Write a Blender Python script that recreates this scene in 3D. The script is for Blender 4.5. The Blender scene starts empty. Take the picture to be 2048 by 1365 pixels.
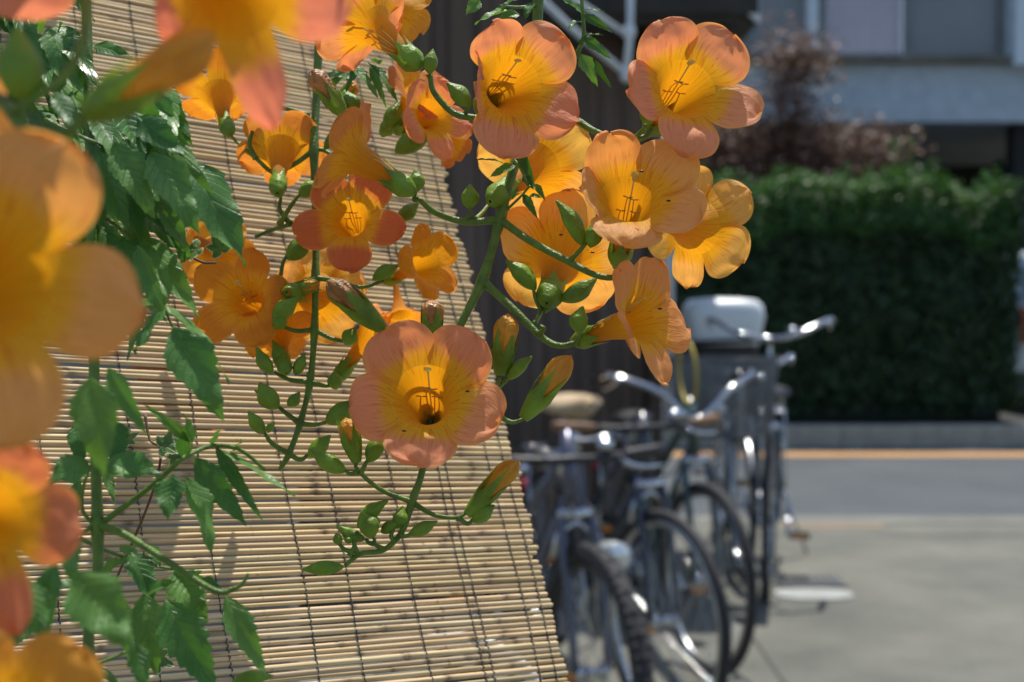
import bpy, math, random
from mathutils import Vector, Matrix, noise
R = math.radians
rnd = random.Random(7)
SC = bpy.context.scene
COL = SC.collection
# ------------------------------------------------------------------ camera, world, sun, exposure
F = 2844.4
CAM = Vector((0, 0, 1.3))
TILT = R(1.963)
CR = Vector((1, 0, 0)); CF = Vector((0, math.cos(TILT), -math.sin(TILT))); CU = Vector((0, math.sin(TILT), math.cos(TILT)))
cd = bpy.data.cameras.new('camera'); cam = bpy.data.objects.new('camera', cd); COL.objects.link(cam)
cam.location = CAM; cam.rotation_euler = (R(90) - TILT, 0, 0)
cd.lens = 50; cd.sensor_width = 36; cd.clip_start = 0.05; cd.clip_end = 400
cd.dof.use_dof = True; cd.dof.focus_distance = 0.685; cd.dof.aperture_fstop = 10.0; cd.dof.aperture_blades = 0
SC.camera = cam
SUN_EL, SUN_AZ = 70.5, 16.0            # azimuth clockwise from +Y
w = bpy.data.worlds.new('World'); SC.world = w; w.use_nodes = True
nt = w.node_tree; nt.nodes.clear()
sk = nt.nodes.new('ShaderNodeTexSky'); sk.sky_type = 'NISHITA'; sk.sun_disc = False
sk.sun_elevation = R(SUN_EL); sk.sun_rotation = R(SUN_AZ)
bg = nt.nodes.new('ShaderNodeBackground'); bg.inputs[1].default_value = 0.125
wo = nt.nodes.new('ShaderNodeOutputWorld'); nt.links.new(sk.outputs[0], bg.inputs[0]); nt.links.new(bg.outputs[0], wo.inputs[0])
ld = bpy.data.lights.new('sun', 'SUN'); ld.energy = 4.0; ld.angle = R(0.53); ld.color = (1, .955, .88)
sun = bpy.data.objects.new('sun', ld); COL.objects.link(sun)
sv = Vector((math.sin(R(SUN_AZ)) * math.cos(R(SUN_EL)), math.cos(R(SUN_AZ)) * math.cos(R(SUN_EL)), math.sin(R(SUN_EL))))
sun.rotation_euler = sv.to_track_quat('Z', 'Y').to_euler(); sun.location = (3, 1, 8)
SC.view_settings.view_transform = 'Standard'; SC.view_settings.look = 'None'
SC.view_settings.exposure = 0.30; SC.view_settings.gamma = 1
SC.render.engine = 'CYCLES'

DOFF = 0.
def P(x, y, d):
    """point seen at photo pixel x, y at depth d metres"""
    d = d + DOFF
    return CAM + CR * ((x - 1024) / F * d) + CU * ((682.5 - y) / F * d) + CF * d
def GX(px, Y): return (px - 1024) / F * Y
def GZ(py, Y): return 1.3 + (585 - py) * Y / F

# ------------------------------------------------------------------ materials
def newmat(name):
    m = bpy.data.materials.new(name); m.use_nodes = True
    t = m.node_tree; b = t.nodes['Principled BSDF']
    return m, t, b
def N(t, kind, **kw):
    n = t.nodes.new(kind)
    for k, v in kw.items():
        if k.startswith('i_'): n.inputs[int(k[2:]) if k[2:].isdigit() else k[2:]].default_value = v
        else: setattr(n, k, v)
    return n
def ramp(t, stops, src=None):
    n = t.nodes.new('ShaderNodeValToRGB')
    e = n.color_ramp.elements
    while len(e) < len(stops): e.new(.5)
    for i, (p, c) in enumerate(stops):
        e[i].position = p; e[i].color = c if len(c) == 4 else (*c, 1)
    if src is not None: t.links.new(src, n.inputs[0])
    return n
def simple(name, col, rough=.6, metal=0, var=.15, scale=8, bump=0, bscale=60, spec=.5, coat=0, coord='Object', stretch=(1, 1, 1)):
    m, t, b = newmat(name)
    b.inputs['Roughness'].default_value = rough; b.inputs['Metallic'].default_value = metal
    b.inputs['Specular IOR Level'].default_value = spec; b.inputs['Coat Weight'].default_value = coat
    tc = N(t, 'ShaderNodeTexCoord'); mp = N(t, 'ShaderNodeMapping'); mp.inputs['Scale'].default_value = stretch
    t.links.new(tc.outputs[coord], mp.inputs[0])
    no = N(t, 'ShaderNodeTexNoise'); no.inputs['Scale'].default_value = scale; no.inputs['Detail'].default_value = 6
    t.links.new(mp.outputs[0], no.inputs[0])
    lo = tuple(c * (1 - var) for c in col); hi = tuple(min(1, c * (1 + var)) for c in col)
    r = ramp(t, [(.3, lo), (.7, hi)], no.outputs[0]); t.links.new(r.outputs[0], b.inputs['Base Color'])
    if bump:
        n2 = N(t, 'ShaderNodeTexNoise'); n2.inputs['Scale'].default_value = bscale; n2.inputs['Detail'].default_value = 5
        t.links.new(mp.outputs[0], n2.inputs[0])
        bp = N(t, 'ShaderNodeBump'); bp.inputs['Strength'].default_value = bump; bp.inputs['Distance'].default_value = .01
        t.links.new(n2.outputs[0], bp.inputs['Height']); t.links.new(bp.outputs[0], b.inputs['Normal'])
    return m
def add_translucent(t, b, colsock, fac, tint=None):
    tr = N(t, 'ShaderNodeBsdfTranslucent')
    if tint:
        mx = N(t, 'ShaderNodeMix', data_type='RGBA', blend_type='MULTIPLY'); mx.inputs[0].default_value = 1
        t.links.new(colsock, mx.inputs[6]); mx.inputs[7].default_value = (*tint, 1); colsock = mx.outputs[2]
    t.links.new(colsock, tr.inputs[0])
    ms = N(t, 'ShaderNodeMixShader'); ms.inputs[0].default_value = fac
    out = t.nodes['Material Output']
    t.links.new(b.outputs[0], ms.inputs[1]); t.links.new(tr.outputs[0], ms.inputs[2]); t.links.new(ms.outputs[0], out.inputs[0])

def mat_petal():
    m, t, b = newmat('petal')
    L = t.links.new
    uv = N(t, 'ShaderNodeUVMap', uv_map='UVMap'); sx = N(t, 'ShaderNodeSeparateXYZ'); L(uv.outputs[0], sx.inputs[0])
    oi = N(t, 'ShaderNodeObjectInfo')
    tc = N(t, 'ShaderNodeTexCoord')
    # blotchy shift of the colour boundary
    n0 = N(t, 'ShaderNodeTexNoise'); n0.inputs['Scale'].default_value = 90; n0.inputs['Detail'].default_value = 4; L(tc.outputs['Object'], n0.inputs[0])
    sh = N(t, 'ShaderNodeMath', operation='MULTIPLY_ADD'); L(n0.outputs[0], sh.inputs[0]); sh.inputs[1].default_value = .14; sh.inputs[2].default_value = -.07
    # fine fibres along the lobe
    mpv = N(t, 'ShaderNodeMapping'); mpv.inputs['Scale'].default_value = (34, 2.2, 1); L(uv.outputs[0], mpv.inputs[0])
    nf = N(t, 'ShaderNodeTexNoise'); nf.inputs['Scale'].default_value = 1; nf.inputs['Detail'].default_value = 3; nf.inputs['Distortion'].default_value = .5; L(mpv.outputs[0], nf.inputs[0])
    sh2 = N(t, 'ShaderNodeMath', operation='MULTIPLY_ADD'); L(nf.outputs[0], sh2.inputs[0]); sh2.inputs[1].default_value = .12; L(sh.outputs[0], sh2.inputs[2])
    vv = N(t, 'ShaderNodeMath', operation='ADD'); L(sx.outputs[1], vv.inputs[0]); L(sh2.outputs[0], vv.inputs[1])
    msk = N(t, 'ShaderNodeMapRange', interpolation_type='SMOOTHSTEP'); L(vv.outputs[0], msk.inputs[0])
    msk.inputs[1].default_value = .56; msk.inputs[2].default_value = .76
    thr = ramp(t, [(0, (.60, .27, .01)), (.22, (.88, .43, .012)), (.42, (.95, .50, .018)), (.62, (.96, .50, .04))], sx.outputs[1])
    mx = N(t, 'ShaderNodeMix', data_type='RGBA'); L(msk.outputs[0], mx.inputs[0]); L(thr.outputs[0], mx.inputs[6]); L(oi.outputs['Color'], mx.inputs[7])
    # red nectar guides: thin dark lines running up the funnel
    mp = N(t, 'ShaderNodeMapping'); mp.inputs['Scale'].default_value = (11, 1.1, 1); L(uv.outputs[0], mp.inputs[0])
    nv = N(t, 'ShaderNodeTexNoise'); nv.inputs['Scale'].default_value = 1; nv.inputs['Detail'].default_value = 2; nv.inputs['Distortion'].default_value = .35; L(mp.outputs[0], nv.inputs[0])
    a1 = N(t, 'ShaderNodeMath', operation='SUBTRACT'); L(nv.outputs[0], a1.inputs[0]); a1.inputs[1].default_value = .5
    a2 = N(t, 'ShaderNodeMath', operation='ABSOLUTE'); L(a1.outputs[0], a2.inputs[0])
    vr = N(t, 'ShaderNodeMapRange', interpolation_type='SMOOTHSTEP'); L(a2.outputs[0], vr.inputs[0]); vr.inputs[1].default_value = .004; vr.inputs[2].default_value = .034; vr.inputs[3].default_value = 1; vr.inputs[4].default_value = 0
    zone = ramp(t, [(.16, (0, 0, 0)), (.34, (1, 1, 1)), (.60, (1, 1, 1)), (.84, (0, 0, 0))], sx.outputs[1])
    vm = N(t, 'ShaderNodeMath', operation='MULTIPLY'); L(vr.outputs[0], vm.inputs[0]); L(zone.outputs[0], vm.inputs[1])
    vm2 = N(t, 'ShaderNodeMath', operation='MULTIPLY'); L(vm.outputs[0], vm2.inputs[0]); vm2.inputs[1].default_value = .42
    mx2 = N(t, 'ShaderNodeMix', data_type='RGBA'); L(vm2.outputs[0], mx2.inputs[0]); L(mx.outputs[2], mx2.inputs[6]); mx2.inputs[7].default_value = (.62, .075, .008, 1)
    # paler yellow rim (edge attribute in vertex layer)
    at = N(t, 'ShaderNodeAttribute', attribute_name='rim')
    mx3 = N(t, 'ShaderNodeMix', data_type='RGBA'); L(at.outputs['Fac'], mx3.inputs[0]); L(mx2.outputs[2], mx3.inputs[6]); mx3.inputs[7].default_value = (.93, .50, .13, 1)
    # fibre value variation
    fv = N(t, 'ShaderNodeMapRange'); L(nf.outputs[0], fv.inputs[0]); fv.inputs[1].default_value = .3; fv.inputs[2].default_value = .7; fv.inputs[3].default_value = .92; fv.inputs[4].default_value = 1.05
    hs = N(t, 'ShaderNodeHueSaturation'); L(mx3.outputs[2], hs.inputs['Color']); L(fv.outputs[0], hs.inputs['Value'])
    L(hs.outputs[0], b.inputs['Base Color']); b.inputs['Roughness'].default_value = .52; b.inputs['Specular IOR Level'].default_value = .25
    b.inputs['Sheen Weight'].default_value = .08
    mp3 = N(t, 'ShaderNodeMapping'); mp3.inputs['Scale'].default_value = (22, 9, 1); L(uv.outputs[0], mp3.inputs[0])
    nb = N(t, 'ShaderNodeTexNoise'); nb.inputs['Scale'].default_value = 1; nb.inputs['Detail'].default_value = 5; nb.inputs['Distortion'].default_value = .8; L(mp3.outputs[0], nb.inputs[0])
    bp = N(t, 'ShaderNodeBump'); bp.inputs['Strength'].default_value = .55; bp.inputs['Distance'].default_value = .0011; L(nb.outputs[0], bp.inputs['Height']); L(bp.outputs[0], b.inputs['Normal'])
    add_translucent(t, b, hs.outputs[0], .5, (1, .84, .55))
    return m
def mat_leaf(name, lo, hi, vein, rough=.33, trans=.25, nrib=9, edge=None):
    m, t, b = newmat(name); L = t.links.new
    uv = N(t, 'ShaderNodeUVMap', uv_map='UVMap'); sx = N(t, 'ShaderNodeSeparateXYZ'); L(uv.outputs[0], sx.inputs[0])
    au = N(t, 'ShaderNodeMath', operation='ABSOLUTE'); L(sx.outputs[0], au.inputs[0])          # |t|
    tc = N(t, 'ShaderNodeTexCoord'); no = N(t, 'ShaderNodeTexNoise'); no.inputs['Scale'].default_value = 55; no.inputs['Detail'].default_value = 5; L(tc.outputs['Object'], no.inputs[0])
    base = ramp(t, [(.3, lo), (.7, hi)], no.outputs[0])
    ph = N(t, 'ShaderNodeMath', operation='MULTIPLY_ADD'); L(sx.outputs[1], ph.inputs[0]); ph.inputs[1].default_value = nrib
    k = N(t, 'ShaderNodeMath', operation='MULTIPLY'); L(au.outputs[0], k.inputs[0]); k.inputs[1].default_value = -1.7; L(k.outputs[0], ph.inputs[2])
    fr = N(t, 'ShaderNodeMath', operation='FRACT'); L(ph.outputs[0], fr.inputs[0])
    d = N(t, 'ShaderNodeMath', operation='SUBTRACT'); L(fr.outputs[0], d.inputs[0]); d.inputs[1].default_value = .5
    da = N(t, 'ShaderNodeMath', operation='ABSOLUTE'); L(d.outputs[0], da.inputs[0])
    rib = N(t, 'ShaderNodeMapRange'); L(da.outputs[0], rib.inputs[0]); rib.inputs[1].default_value = .40; rib.inputs[2].default_value = .5
    mid = N(t, 'ShaderNodeMapRange'); L(au.outputs[0], mid.inputs[0]); mid.inputs[1].default_value = .015; mid.inputs[2].default_value = .06; mid.inputs[3].default_value = 1; mid.inputs[4].default_value = 0
    vm = N(t, 'ShaderNodeMath', operation='MAXIMUM'); L(rib.outputs[0], vm.inputs[0]); L(mid.outputs[0], vm.inputs[1])
    vf = N(t, 'ShaderNodeMath', operation='MULTIPLY'); L(vm.outputs[0], vf.inputs[0]); vf.inputs[1].default_value = .38
    mx = N(t, 'ShaderNodeMix', data_type='RGBA'); L(vf.outputs[0], mx.inputs[0]); L(base.outputs[0], mx.inputs[6]); mx.inputs[7].default_value = (*vein, 1)
    last = mx.outputs[2]
    if edge:
        at = N(t, 'ShaderNodeAttribute', attribute_name='rim')
        mx3 = N(t, 'ShaderNodeMix', data_type='RGBA'); L(at.outputs['Fac'], mx3.inputs[0]); L(last, mx3.inputs[6]); mx3.inputs[7].default_value = (*edge, 1); last = mx3.outputs[2]
    oi = N(t, 'ShaderNodeObjectInfo')
    hv = N(t, 'ShaderNodeMapRange'); L(oi.outputs['Random'], hv.inputs[0]); hv.inputs[3].default_value = .75; hv.inputs[4].default_value = 1.25
    hh = N(t, 'ShaderNodeMapRange'); L(oi.outputs['Random'], hh.inputs[0]); hh.inputs[3].default_value = .515; hh.inputs[4].default_value = .485
    hs = N(t, 'ShaderNodeHueSaturation'); L(last, hs.inputs['Color']); L(hv.outputs[0], hs.inputs['Value']); L(hh.outputs[0], hs.inputs['Hue'])
    L(hs.outputs[0], b.inputs['Base Color']); b.inputs['Roughness'].default_value = rough; b.inputs['Specular IOR Level'].default_value = .55
    # relief: quilted between the side veins plus fine net
    hgt = N(t, 'ShaderNodeMath', operation='MULTIPLY'); L(vm.outputs[0], hgt.inputs[0]); hgt.inputs[1].default_value = -1
    n2 = N(t, 'ShaderNodeTexVoronoi', feature='DISTANCE_TO_EDGE'); n2.inputs['Scale'].default_value = 420; L(tc.outputs['Object'], n2.inputs[0])
    ad = N(t, 'ShaderNodeMath', operation='MULTIPLY_ADD'); L(n2.outputs[0], ad.inputs[0]); ad.inputs[1].default_value = .5; L(hgt.outputs[0], ad.inputs[2])
    bp = N(t, 'ShaderNodeBump'); bp.inputs['Strength'].default_value = .6; bp.inputs['Distance'].default_value = .0006; L(ad.outputs[0], bp.inputs['Height']); L(bp.outputs[0], b.inputs['Normal'])
    add_translucent(t, b, hs.outputs[0], trans, (1.0, 1.0, .35))
    return m
def mat_reed():
    m, t, b = newmat('reed'); L = t.links.new
    oi = N(t, 'ShaderNodeObjectInfo'); tc = N(t, 'ShaderNodeTexCoord')
    mp = N(t, 'ShaderNodeMapping'); mp.inputs['Scale'].default_value = (1, 25, 25); L(tc.outputs['Object'], mp.inputs[0])
    cmb = N(t, 'ShaderNodeCombineXYZ'); mu = N(t, 'ShaderNodeMath', operation='MULTIPLY'); L(oi.outputs['Random'], mu.inputs[0]); mu.inputs[1].default_value = 37; L(mu.outputs[0], cmb.inputs[0]); L(cmb.outputs[0], mp.inputs['Location'])
    no = N(t, 'ShaderNodeTexNoise'); no.inputs['Scale'].default_value = 26; no.inputs['Detail'].default_value = 5; L(mp.outputs[0], no.inputs[0])
    c = ramp(t, [(.28, (.44, .30, .15)), (.5, (.67, .50, .27)), (.72, (.75, .61, .38))], no.outputs[0])
    oc = N(t, 'ShaderNodeMix', data_type='RGBA', blend_type='MULTIPLY'); oc.inputs[0].default_value = 1; L(c.outputs[0], oc.inputs[6]); L(oi.outputs['Color'], oc.inputs[7])
    at = N(t, 'ShaderNodeAttribute', attribute_name='node')
    mx = N(t, 'ShaderNodeMix', data_type='RGBA'); L(at.outputs['Fac'], mx.inputs[0]); L(oc.outputs[2], mx.inputs[6]); mx.inputs[7].default_value = (.16, .10, .06, 1)
    # dark mildew specks
    n3 = N(t, 'ShaderNodeTexNoise'); n3.inputs['Scale'].default_value = 120; n3.inputs['Detail'].default_value = 3; L(tc.outputs['Object'], n3.inputs[0])
    sp = ramp(t, [(.66, (0, 0, 0)), (.74, (.65, .65, .65))], n3.outputs[0])
    mx2 = N(t, 'ShaderNodeMix', data_type='RGBA'); L(sp.outputs[0], mx2.inputs[0]); L(mx.outputs[2], mx2.inputs[6]); mx2.inputs[7].default_value = (.13, .085, .05, 1)
    L(mx2.outputs[2], b.inputs['Base Color']); b.inputs['Roughness'].default_value = .58; b.inputs['Specular IOR Level'].default_value = .3
    return m
def mat_sheet(name, c1, c2, c3, s1, s2, rough=.85, bump=.3, bs=80):
    m, t, b = newmat(name); L = t.links.new; tc = N(t, 'ShaderNodeTexCoord')
    a = N(t, 'ShaderNodeTexNoise'); a.inputs['Scale'].default_value = s1; a.inputs['Detail'].default_value = 6; a.inputs['Roughness'].default_value = .65; L(tc.outputs['Object'], a.inputs[0])
    f = N(t, 'ShaderNodeTexNoise'); f.inputs['Scale'].default_value = s2; f.inputs['Detail'].default_value = 4; L(tc.outputs['Object'], f.inputs[0])
    r1 = ramp(t, [(.3, c1), (.52, c2), (.72, c3)], a.outputs[0]); r2 = ramp(t, [(.3, (.86, .86, .86)), (.7, (1.08, 1.08, 1.08))], f.outputs[0])
    mx = N(t, 'ShaderNodeMix', data_type='RGBA', blend_type='MULTIPLY'); mx.inputs[0].default_value = 1; L(r1.outputs[0], mx.inputs[6]); L(r2.outputs[0], mx.inputs[7])
    L(mx.outputs[2], b.inputs['Base Color']); b.inputs['Roughness'].default_value = rough
    bp = N(t, 'ShaderNodeBump'); bp.inputs['Strength'].default_value = bump; bp.inputs['Distance'].default_value = .01; L(f.outputs[0], bp.inputs['Height']); L(bp.outputs[0], b.inputs['Normal'])
    return m
M = {}
M['petal'] = mat_petal()
M['leaf'] = mat_leaf('leaf', (.070, .205, .036), (.135, .315, .060), (.20, .38, .12), rough=.42, trans=.38)
M['young_leaf'] = mat_leaf('young_leaf', (.05, .13, .02), (.08, .19, .03), (.15, .25, .06), rough=.3, trans=.35)
M['ivy'] = mat_leaf('ivy_leaf', (.07, .16, .035), (.11, .21, .06), (.20, .28, .12), rough=.5, trans=.25, nrib=4, edge=(.62, .62, .36))
M['stem'] = simple('green_stem', (.11, .20, .02), .42, var=.3, scale=160, bump=.25, bscale=900)
M['calyx'] = simple('calyx', (.20, .34, .025), .42, var=.35, scale=75, bump=.2, bscale=500); _t = M['calyx'].node_tree; add_translucent(_t, _t.nodes['Principled BSDF'], [n for n in _t.nodes if n.type == 'VALTORGB'][0].outputs[0], .22, (1, 1, .4))
M['bud_petal'] = simple('folded_petals', (.88, .44, .035), .36, var=.22, scale=95, bump=.35, bscale=300); _t = M['bud_petal'].node_tree; add_translucent(_t, _t.nodes['Principled BSDF'], [n for n in _t.nodes if n.type == 'VALTORGB'][0].outputs[0], .35, (1, .85, .5))
M['bud_brown'] = simple('browned_folded_petals', (.42, .19, .05), .40, var=.5, scale=95, bump=.4, bscale=300)
M['stamen'] = simple('filament', (.90, .74, .30), .5, var=.1); M['pistil'] = simple('stigma', (.85, .80, .38), .5, var=.1)
M['anther'] = simple('anther', (.66, .52, .20), .6, var=.3, scale=400)
for _k in ('stamen', 'pistil', 'anther'):
    _t = M[_k].node_tree; add_translucent(_t, _t.nodes['Principled BSDF'], [n for n in _t.nodes if n.type == 'VALTORGB'][0].outputs[0], .5)
M['reed'] = mat_reed()
M['cord'] = simple('dark_cord', (.055, .06, .075), .8, var=.3, scale=300)
M['twig'] = simple('brown_twig', (.14, .07, .04), .7, var=.3, scale=200)
M['insect'] = simple('insect', (.02, .015, .01), .4, var=.2)

# ------------------------------------------------------------------ mesh helpers
class MB:
    def __init__(s): s.v = []; s.f = []; s.uv = []; s.at = []
    def grid(s, pts, uvs=None, at=None, wrap=False):
        """pts[row][col] -> quads"""
        o = len(s.v); nr = len(pts); nc = len(pts[0])
        for i in range(nr):
            for j in range(nc):
                s.v.append(pts[i][j]); s.uv.append(uvs[i][j] if uvs else (0, 0)); s.at.append(at[i][j] if at else 0.)
        for i in range(nr - 1):
            for j in range(nc if wrap else nc - 1):
                k = (j + 1) % nc
                s.f.append((o + i * nc + j, o + i * nc + k, o + (i + 1) * nc + k, o + (i + 1) * nc + j))
        return s
    def tube(s, pts, rad, n=8, caps=True, up=None):
        """sweep a circle of radius rad (number or list) along pts"""
        m = len(pts); pts = [Vector(p) for p in pts]
        rr = list(rad) if isinstance(rad, (list, tuple)) else [rad] * m
        if len(rr) != m:
            q = rr; rr = []
            for i in range(m):
                x = i / (m - 1) * (len(q) - 1); j = min(int(x), len(q) - 2); rr.append(q[j] + (q[j + 1] - q[j]) * (x - j))
        T = [(pts[min(i + 1, m - 1)] - pts[max(i - 1, 0)]).normalized() for i in range(m)]
        a = T[0].orthogonal().normalized() if up is None else (up - T[0] * up.dot(T[0])).normalized()
        rows = []
        for i in range(m):
            a = (a - T[i] * a.dot(T[i])); a = a.normalized() if a.length > 1e-6 else T[i].orthogonal().normalized()
            b = T[i].cross(a)
            rows.append([pts[i] + (a * math.cos(2 * math.pi * k / n) + b * math.sin(2 * math.pi * k / n)) * rr[i] for k in range(n)])
        o = len(s.v); s.grid(rows, [[(k / n, i / max(1, m - 1)) for k in range(n)] for i in range(m)], wrap=True)
        if caps:
            s.f.append(tuple(o + k for k in range(n))[::-1]); s.f.append(tuple(o + (m - 1) * n + k for k in range(n)))
        return s
    def box(s, c, d, rot=None):
        c = Vector(c); o = len(s.v)
        for x in (-1, 1):
            for y in (-1, 1):
                for z in (-1, 1):
                    q = Vector((x * d[0] / 2, y * d[1] / 2, z * d[2] / 2))
                    if rot is not None: q = rot @ q
                    s.v.append(c + q); s.uv.append((x, y)); s.at.append(0.)
        for f in ((0, 1, 3, 2), (4, 6, 7, 5), (0, 4, 5, 1), (2, 3, 7, 6), (0, 2, 6, 4), (1, 5, 7, 3)): s.f.append(tuple(o + i for i in f))
        return s
    def torus(s, c, R0, r, ax, n=40, m=8, squash=1.0):
        c = Vector(c); ax = Vector(ax).normalized(); a = ax.orthogonal().normalized(); b = ax.cross(a); rows = []
        for i in range(n + 1):
            t = 2 * math.pi * i / n; e = a * math.cos(t) + b * math.sin(t)
            rows.append([c + e * (R0 + r * math.cos(2 * math.pi * k / m)) + ax * (r * squash * math.sin(2 * math.pi * k / m)) for k in range(m)])
        return s.grid(rows, wrap=True)
    def ell(s, c, ax, n=12, m=8):
        """ellipsoid; ax = three half-axis vectors"""
        c = Vector(c); rows = []
        for i in range(m + 1):
            p = math.pi * i / m
            rows.append([c + ax[2] * math.cos(p) + (ax[0] * math.cos(2 * math.pi * k / n) + ax[1] * math.sin(2 * math.pi * k / n)) * max(.001, math.sin(p)) for k in range(n)])
        return s.grid(rows, wrap=True)
    def build(s, name, mat, parent=None, smooth=True, attr=None, col=None, kind=None, label=None):
        me = bpy.data.meshes.new(name)
        off = Vector(parent['_o']) if parent is not None and '_o' in parent else Vector((0, 0, 0))
        me.from_pydata([tuple(Vector(p) - off) for p in s.v], [], s.f); me.update()
        uvl = me.uv_layers.new(name='UVMap')
        for l in me.loops: uvl.data[l.index].uv = s.uv[l.vertex_index]
        if attr:
            a = me.attributes.new(attr, 'FLOAT', 'POINT'); a.data.foreach_set('value', s.at)
        if smooth: me.polygons.foreach_set('use_smooth', [True] * len(me.polygons))
        if mat is not None: me.materials.append(M[mat] if isinstance(mat, str) else mat)
        o = bpy.data.objects.new(name, me); COL.objects.link(o)
        if parent is not None:
            o.parent = parent
            o['_o'] = tuple(off)
        else: o['_o'] = (0., 0., 0.)
        if col: o.color = (*col, 1)
        if kind: o['kind'] = kind
        if label: o['label'] = label
        return o
def smoothshade_angle(o, ang=35):
    me = o.data
    try: me.set_sharp_from_angle(angle=R(ang))
    except Exception: pass
def thing(name, label, cat, loc, group=None):
    o = bpy.data.objects.new(name, None); COL.objects.link(o); o.location = loc; o['_o'] = tuple(loc)
    o.empty_display_size = .02
    o['label'] = label; o['category'] = cat
    if group: o['group'] = group
    return o
def tag(o, label=None, cat=None, group=None, kind=None):
    if label: o['label'] = label
    if cat: o['category'] = cat
    if group: o['group'] = group
    if kind: o['kind'] = kind
    return o
def catmull(pts, k=8):
    pts = [Vector(p) for p in pts]
    if len(pts) == 2: return [pts[0].lerp(pts[1], i / k) for i in range(k + 1)]
    q = [pts[0] * 2 - pts[1]] + pts + [pts[-1] * 2 - pts[-2]]; out = []
    for i in range(1, len(q) - 2):
        a, b, c, d = q[i - 1:i + 3]
        for j in range(k):
            t = j / k
            out.append(.5 * ((2 * b) + (c - a) * t + (2 * a - 5 * b + 4 * c - d) * t * t + (3 * b - a - 3 * c + d) * t ** 3))
    out.append(pts[-1]); return out

# ------------------------------------------------------------------ ground, road, kerb
def sheet(name, x0, x1, y0, y1, z, mat, kind='structure', label=None, cat=None):
    mb = MB(); n = 1
    mb.v = [(x0, y0, z), (x1, y0, z), (x1, y1, z), (x0, y1, z)]; mb.f = [(0, 1, 2, 3)]; mb.uv = [(0, 0)] * 4; mb.at = [0.] * 4
    o = mb.build(name, mat, smooth=False)
    tag(o, label, cat, None, kind); return o
M['concrete'] = mat_sheet('concrete', (.095, .10, .082), (.150, .150, .122), (.205, .20, .165), 1.3, 55, bump=.15)
M['asphalt'] = mat_sheet('asphalt', (.058, .070, .076), (.076, .088, .094), (.094, .105, .11), 1.2, 60, bump=.4)
M['kerb'] = mat_sheet('kerbstone', (.27, .26, .22), (.35, .34, .285), (.42, .41, .35), 3, 40)
M['soil'] = mat_sheet('soil', (.05, .045, .03), (.07, .06, .04), (.09, .08, .05), 3, 40)
M['orange_paint'] = mat_sheet('orange_paint', (.43, .23, .09), (.48, .27, .11), (.53, .31, .14), 2, 30)
M['worn_orange'] = mat_sheet('worn_orange_paint', (.20, .18, .14), (.235, .19, .135), (.27, .20, .12), 4, 30)
M['white_paint'] = mat_sheet('white_paint', (.30, .31, .29), (.38, .39, .37), (.45, .46, .43), 3, 30)
sheet('ground', -150, 150, -20, 300, -.03, 'soil')
sheet('concrete_yard', -14, 14, -2, 8.22, 0, 'concrete')
sheet('road', -60, 60, 8.22, 12.02, -.012, 'asphalt')
sheet('orange_road_line', -60, 60, 11.28, 11.62, -.008, 'orange_paint')
tag(sheet('worn_orange_mark', GX(1560, 7.9), GX(1770, 7.9), 7.78, 7.95, .004, 'worn_orange'), kind='structure')
# drain grate and white painted bar
M['seam'] = simple('dark_joint', (.07, .07, .06), .9)
for x_ in (-1.9, .9, 3.7):
    sheet('joint', x_, x_ + .012, 3.2, 8.2, .003, 'seam')
sheet('joint', -14, 14, 7.55, 7.562, .0045, 'seam')
M['gutter'] = mat_sheet('gutter_concrete', (.14, .14, .118), (.18, .18, .152), (.22, .22, .188), 2, 40)
sheet('gutter_strip', -14, 14, 7.96, 8.22, .0035, 'gutter')
g = thing('drain_cover', 'dark slotted drain cover let into the concrete beside the white bar', 'drain cover', (GX(1622, 6.3), 6.32, 0))
mb = MB(); mb.box((GX(1622, 6.32), 6.33, .004), (.30, .22, .008)); mb.build('frame', simple('cast_iron', (.075, .08, .085), .7, metal=.3, var=.3, scale=20), g, False)
for i in range(7):
    mb = MB(); mb.box((GX(1622, 6.32) - .11 + i * .037, 6.33, .010), (.02, .19, .006)); mb.build('bar', simple('cast_iron_bar', (.11, .115, .12), .6, metal=.3) if i == 0 else bpy.data.materials['cast_iron_bar'], g, False)
mb = MB(); mb.grid([[Vector((GX(1555, 6.05) + .17 * (1 + .97 * math.cos(a)) * 1.0, 6.08 + .115 * math.copysign(abs(math.sin(a)) ** .6, math.sin(a)) * k, .005)) for a in [2 * math.pi * i / 28 for i in range(28)]] for k in (0.02, 1)], wrap=True)
mb.build('white_painted_bar', 'white_paint', None, False, kind='structure')
# far kerb: single stones, then pavement
M['pavement'] = mat_sheet('pavement', (.22, .22, .2), (.27, .27, .25), (.31, .31, .29), 3, 40)
kb = thing('kerb', 'grey kerbstones along the far side of the road', 'kerb', (0, 12.1, 0)); kb['kind'] = 'structure'; del kb['category'], kb['label']
kme = None
for i in range(26):
    x = -5 + i * .6
    if kme is None:
        mb = MB(); s_ = .594
        prof = [(-.08, -.03), (-.065, .15), (-.05, .165), (.08, .168), (.08, -.03)]
        mb.grid([[Vector((x + .3 + sx * s_ / 2, 12.1 + p[0], p[1])) for p in prof] for sx in (-1, 1)])
        mb.f.append((0, 1, 2, 3, 4)); mb.f.append((9, 8, 7, 6, 5))
        k0 = mb.build('kerbstone', 'kerb', kb, False); kme = k0
    else:
        c = k0.copy(); COL.objects.link(c); c.parent = kb; c.location = (x + 5, rnd.uniform(-.004, .004), rnd.uniform(-.003, .003))
M['dark_paving'] = mat_sheet('dark_paving', (.03, .032, .03), (.045, .047, .043), (.06, .06, .055), 3, 40)
mb = MB(); mb.box((0, 12.9, .02), (40, 1.42, .24)); mb.build('pavement', 'dark_paving', None, False, kind='structure')

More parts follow.
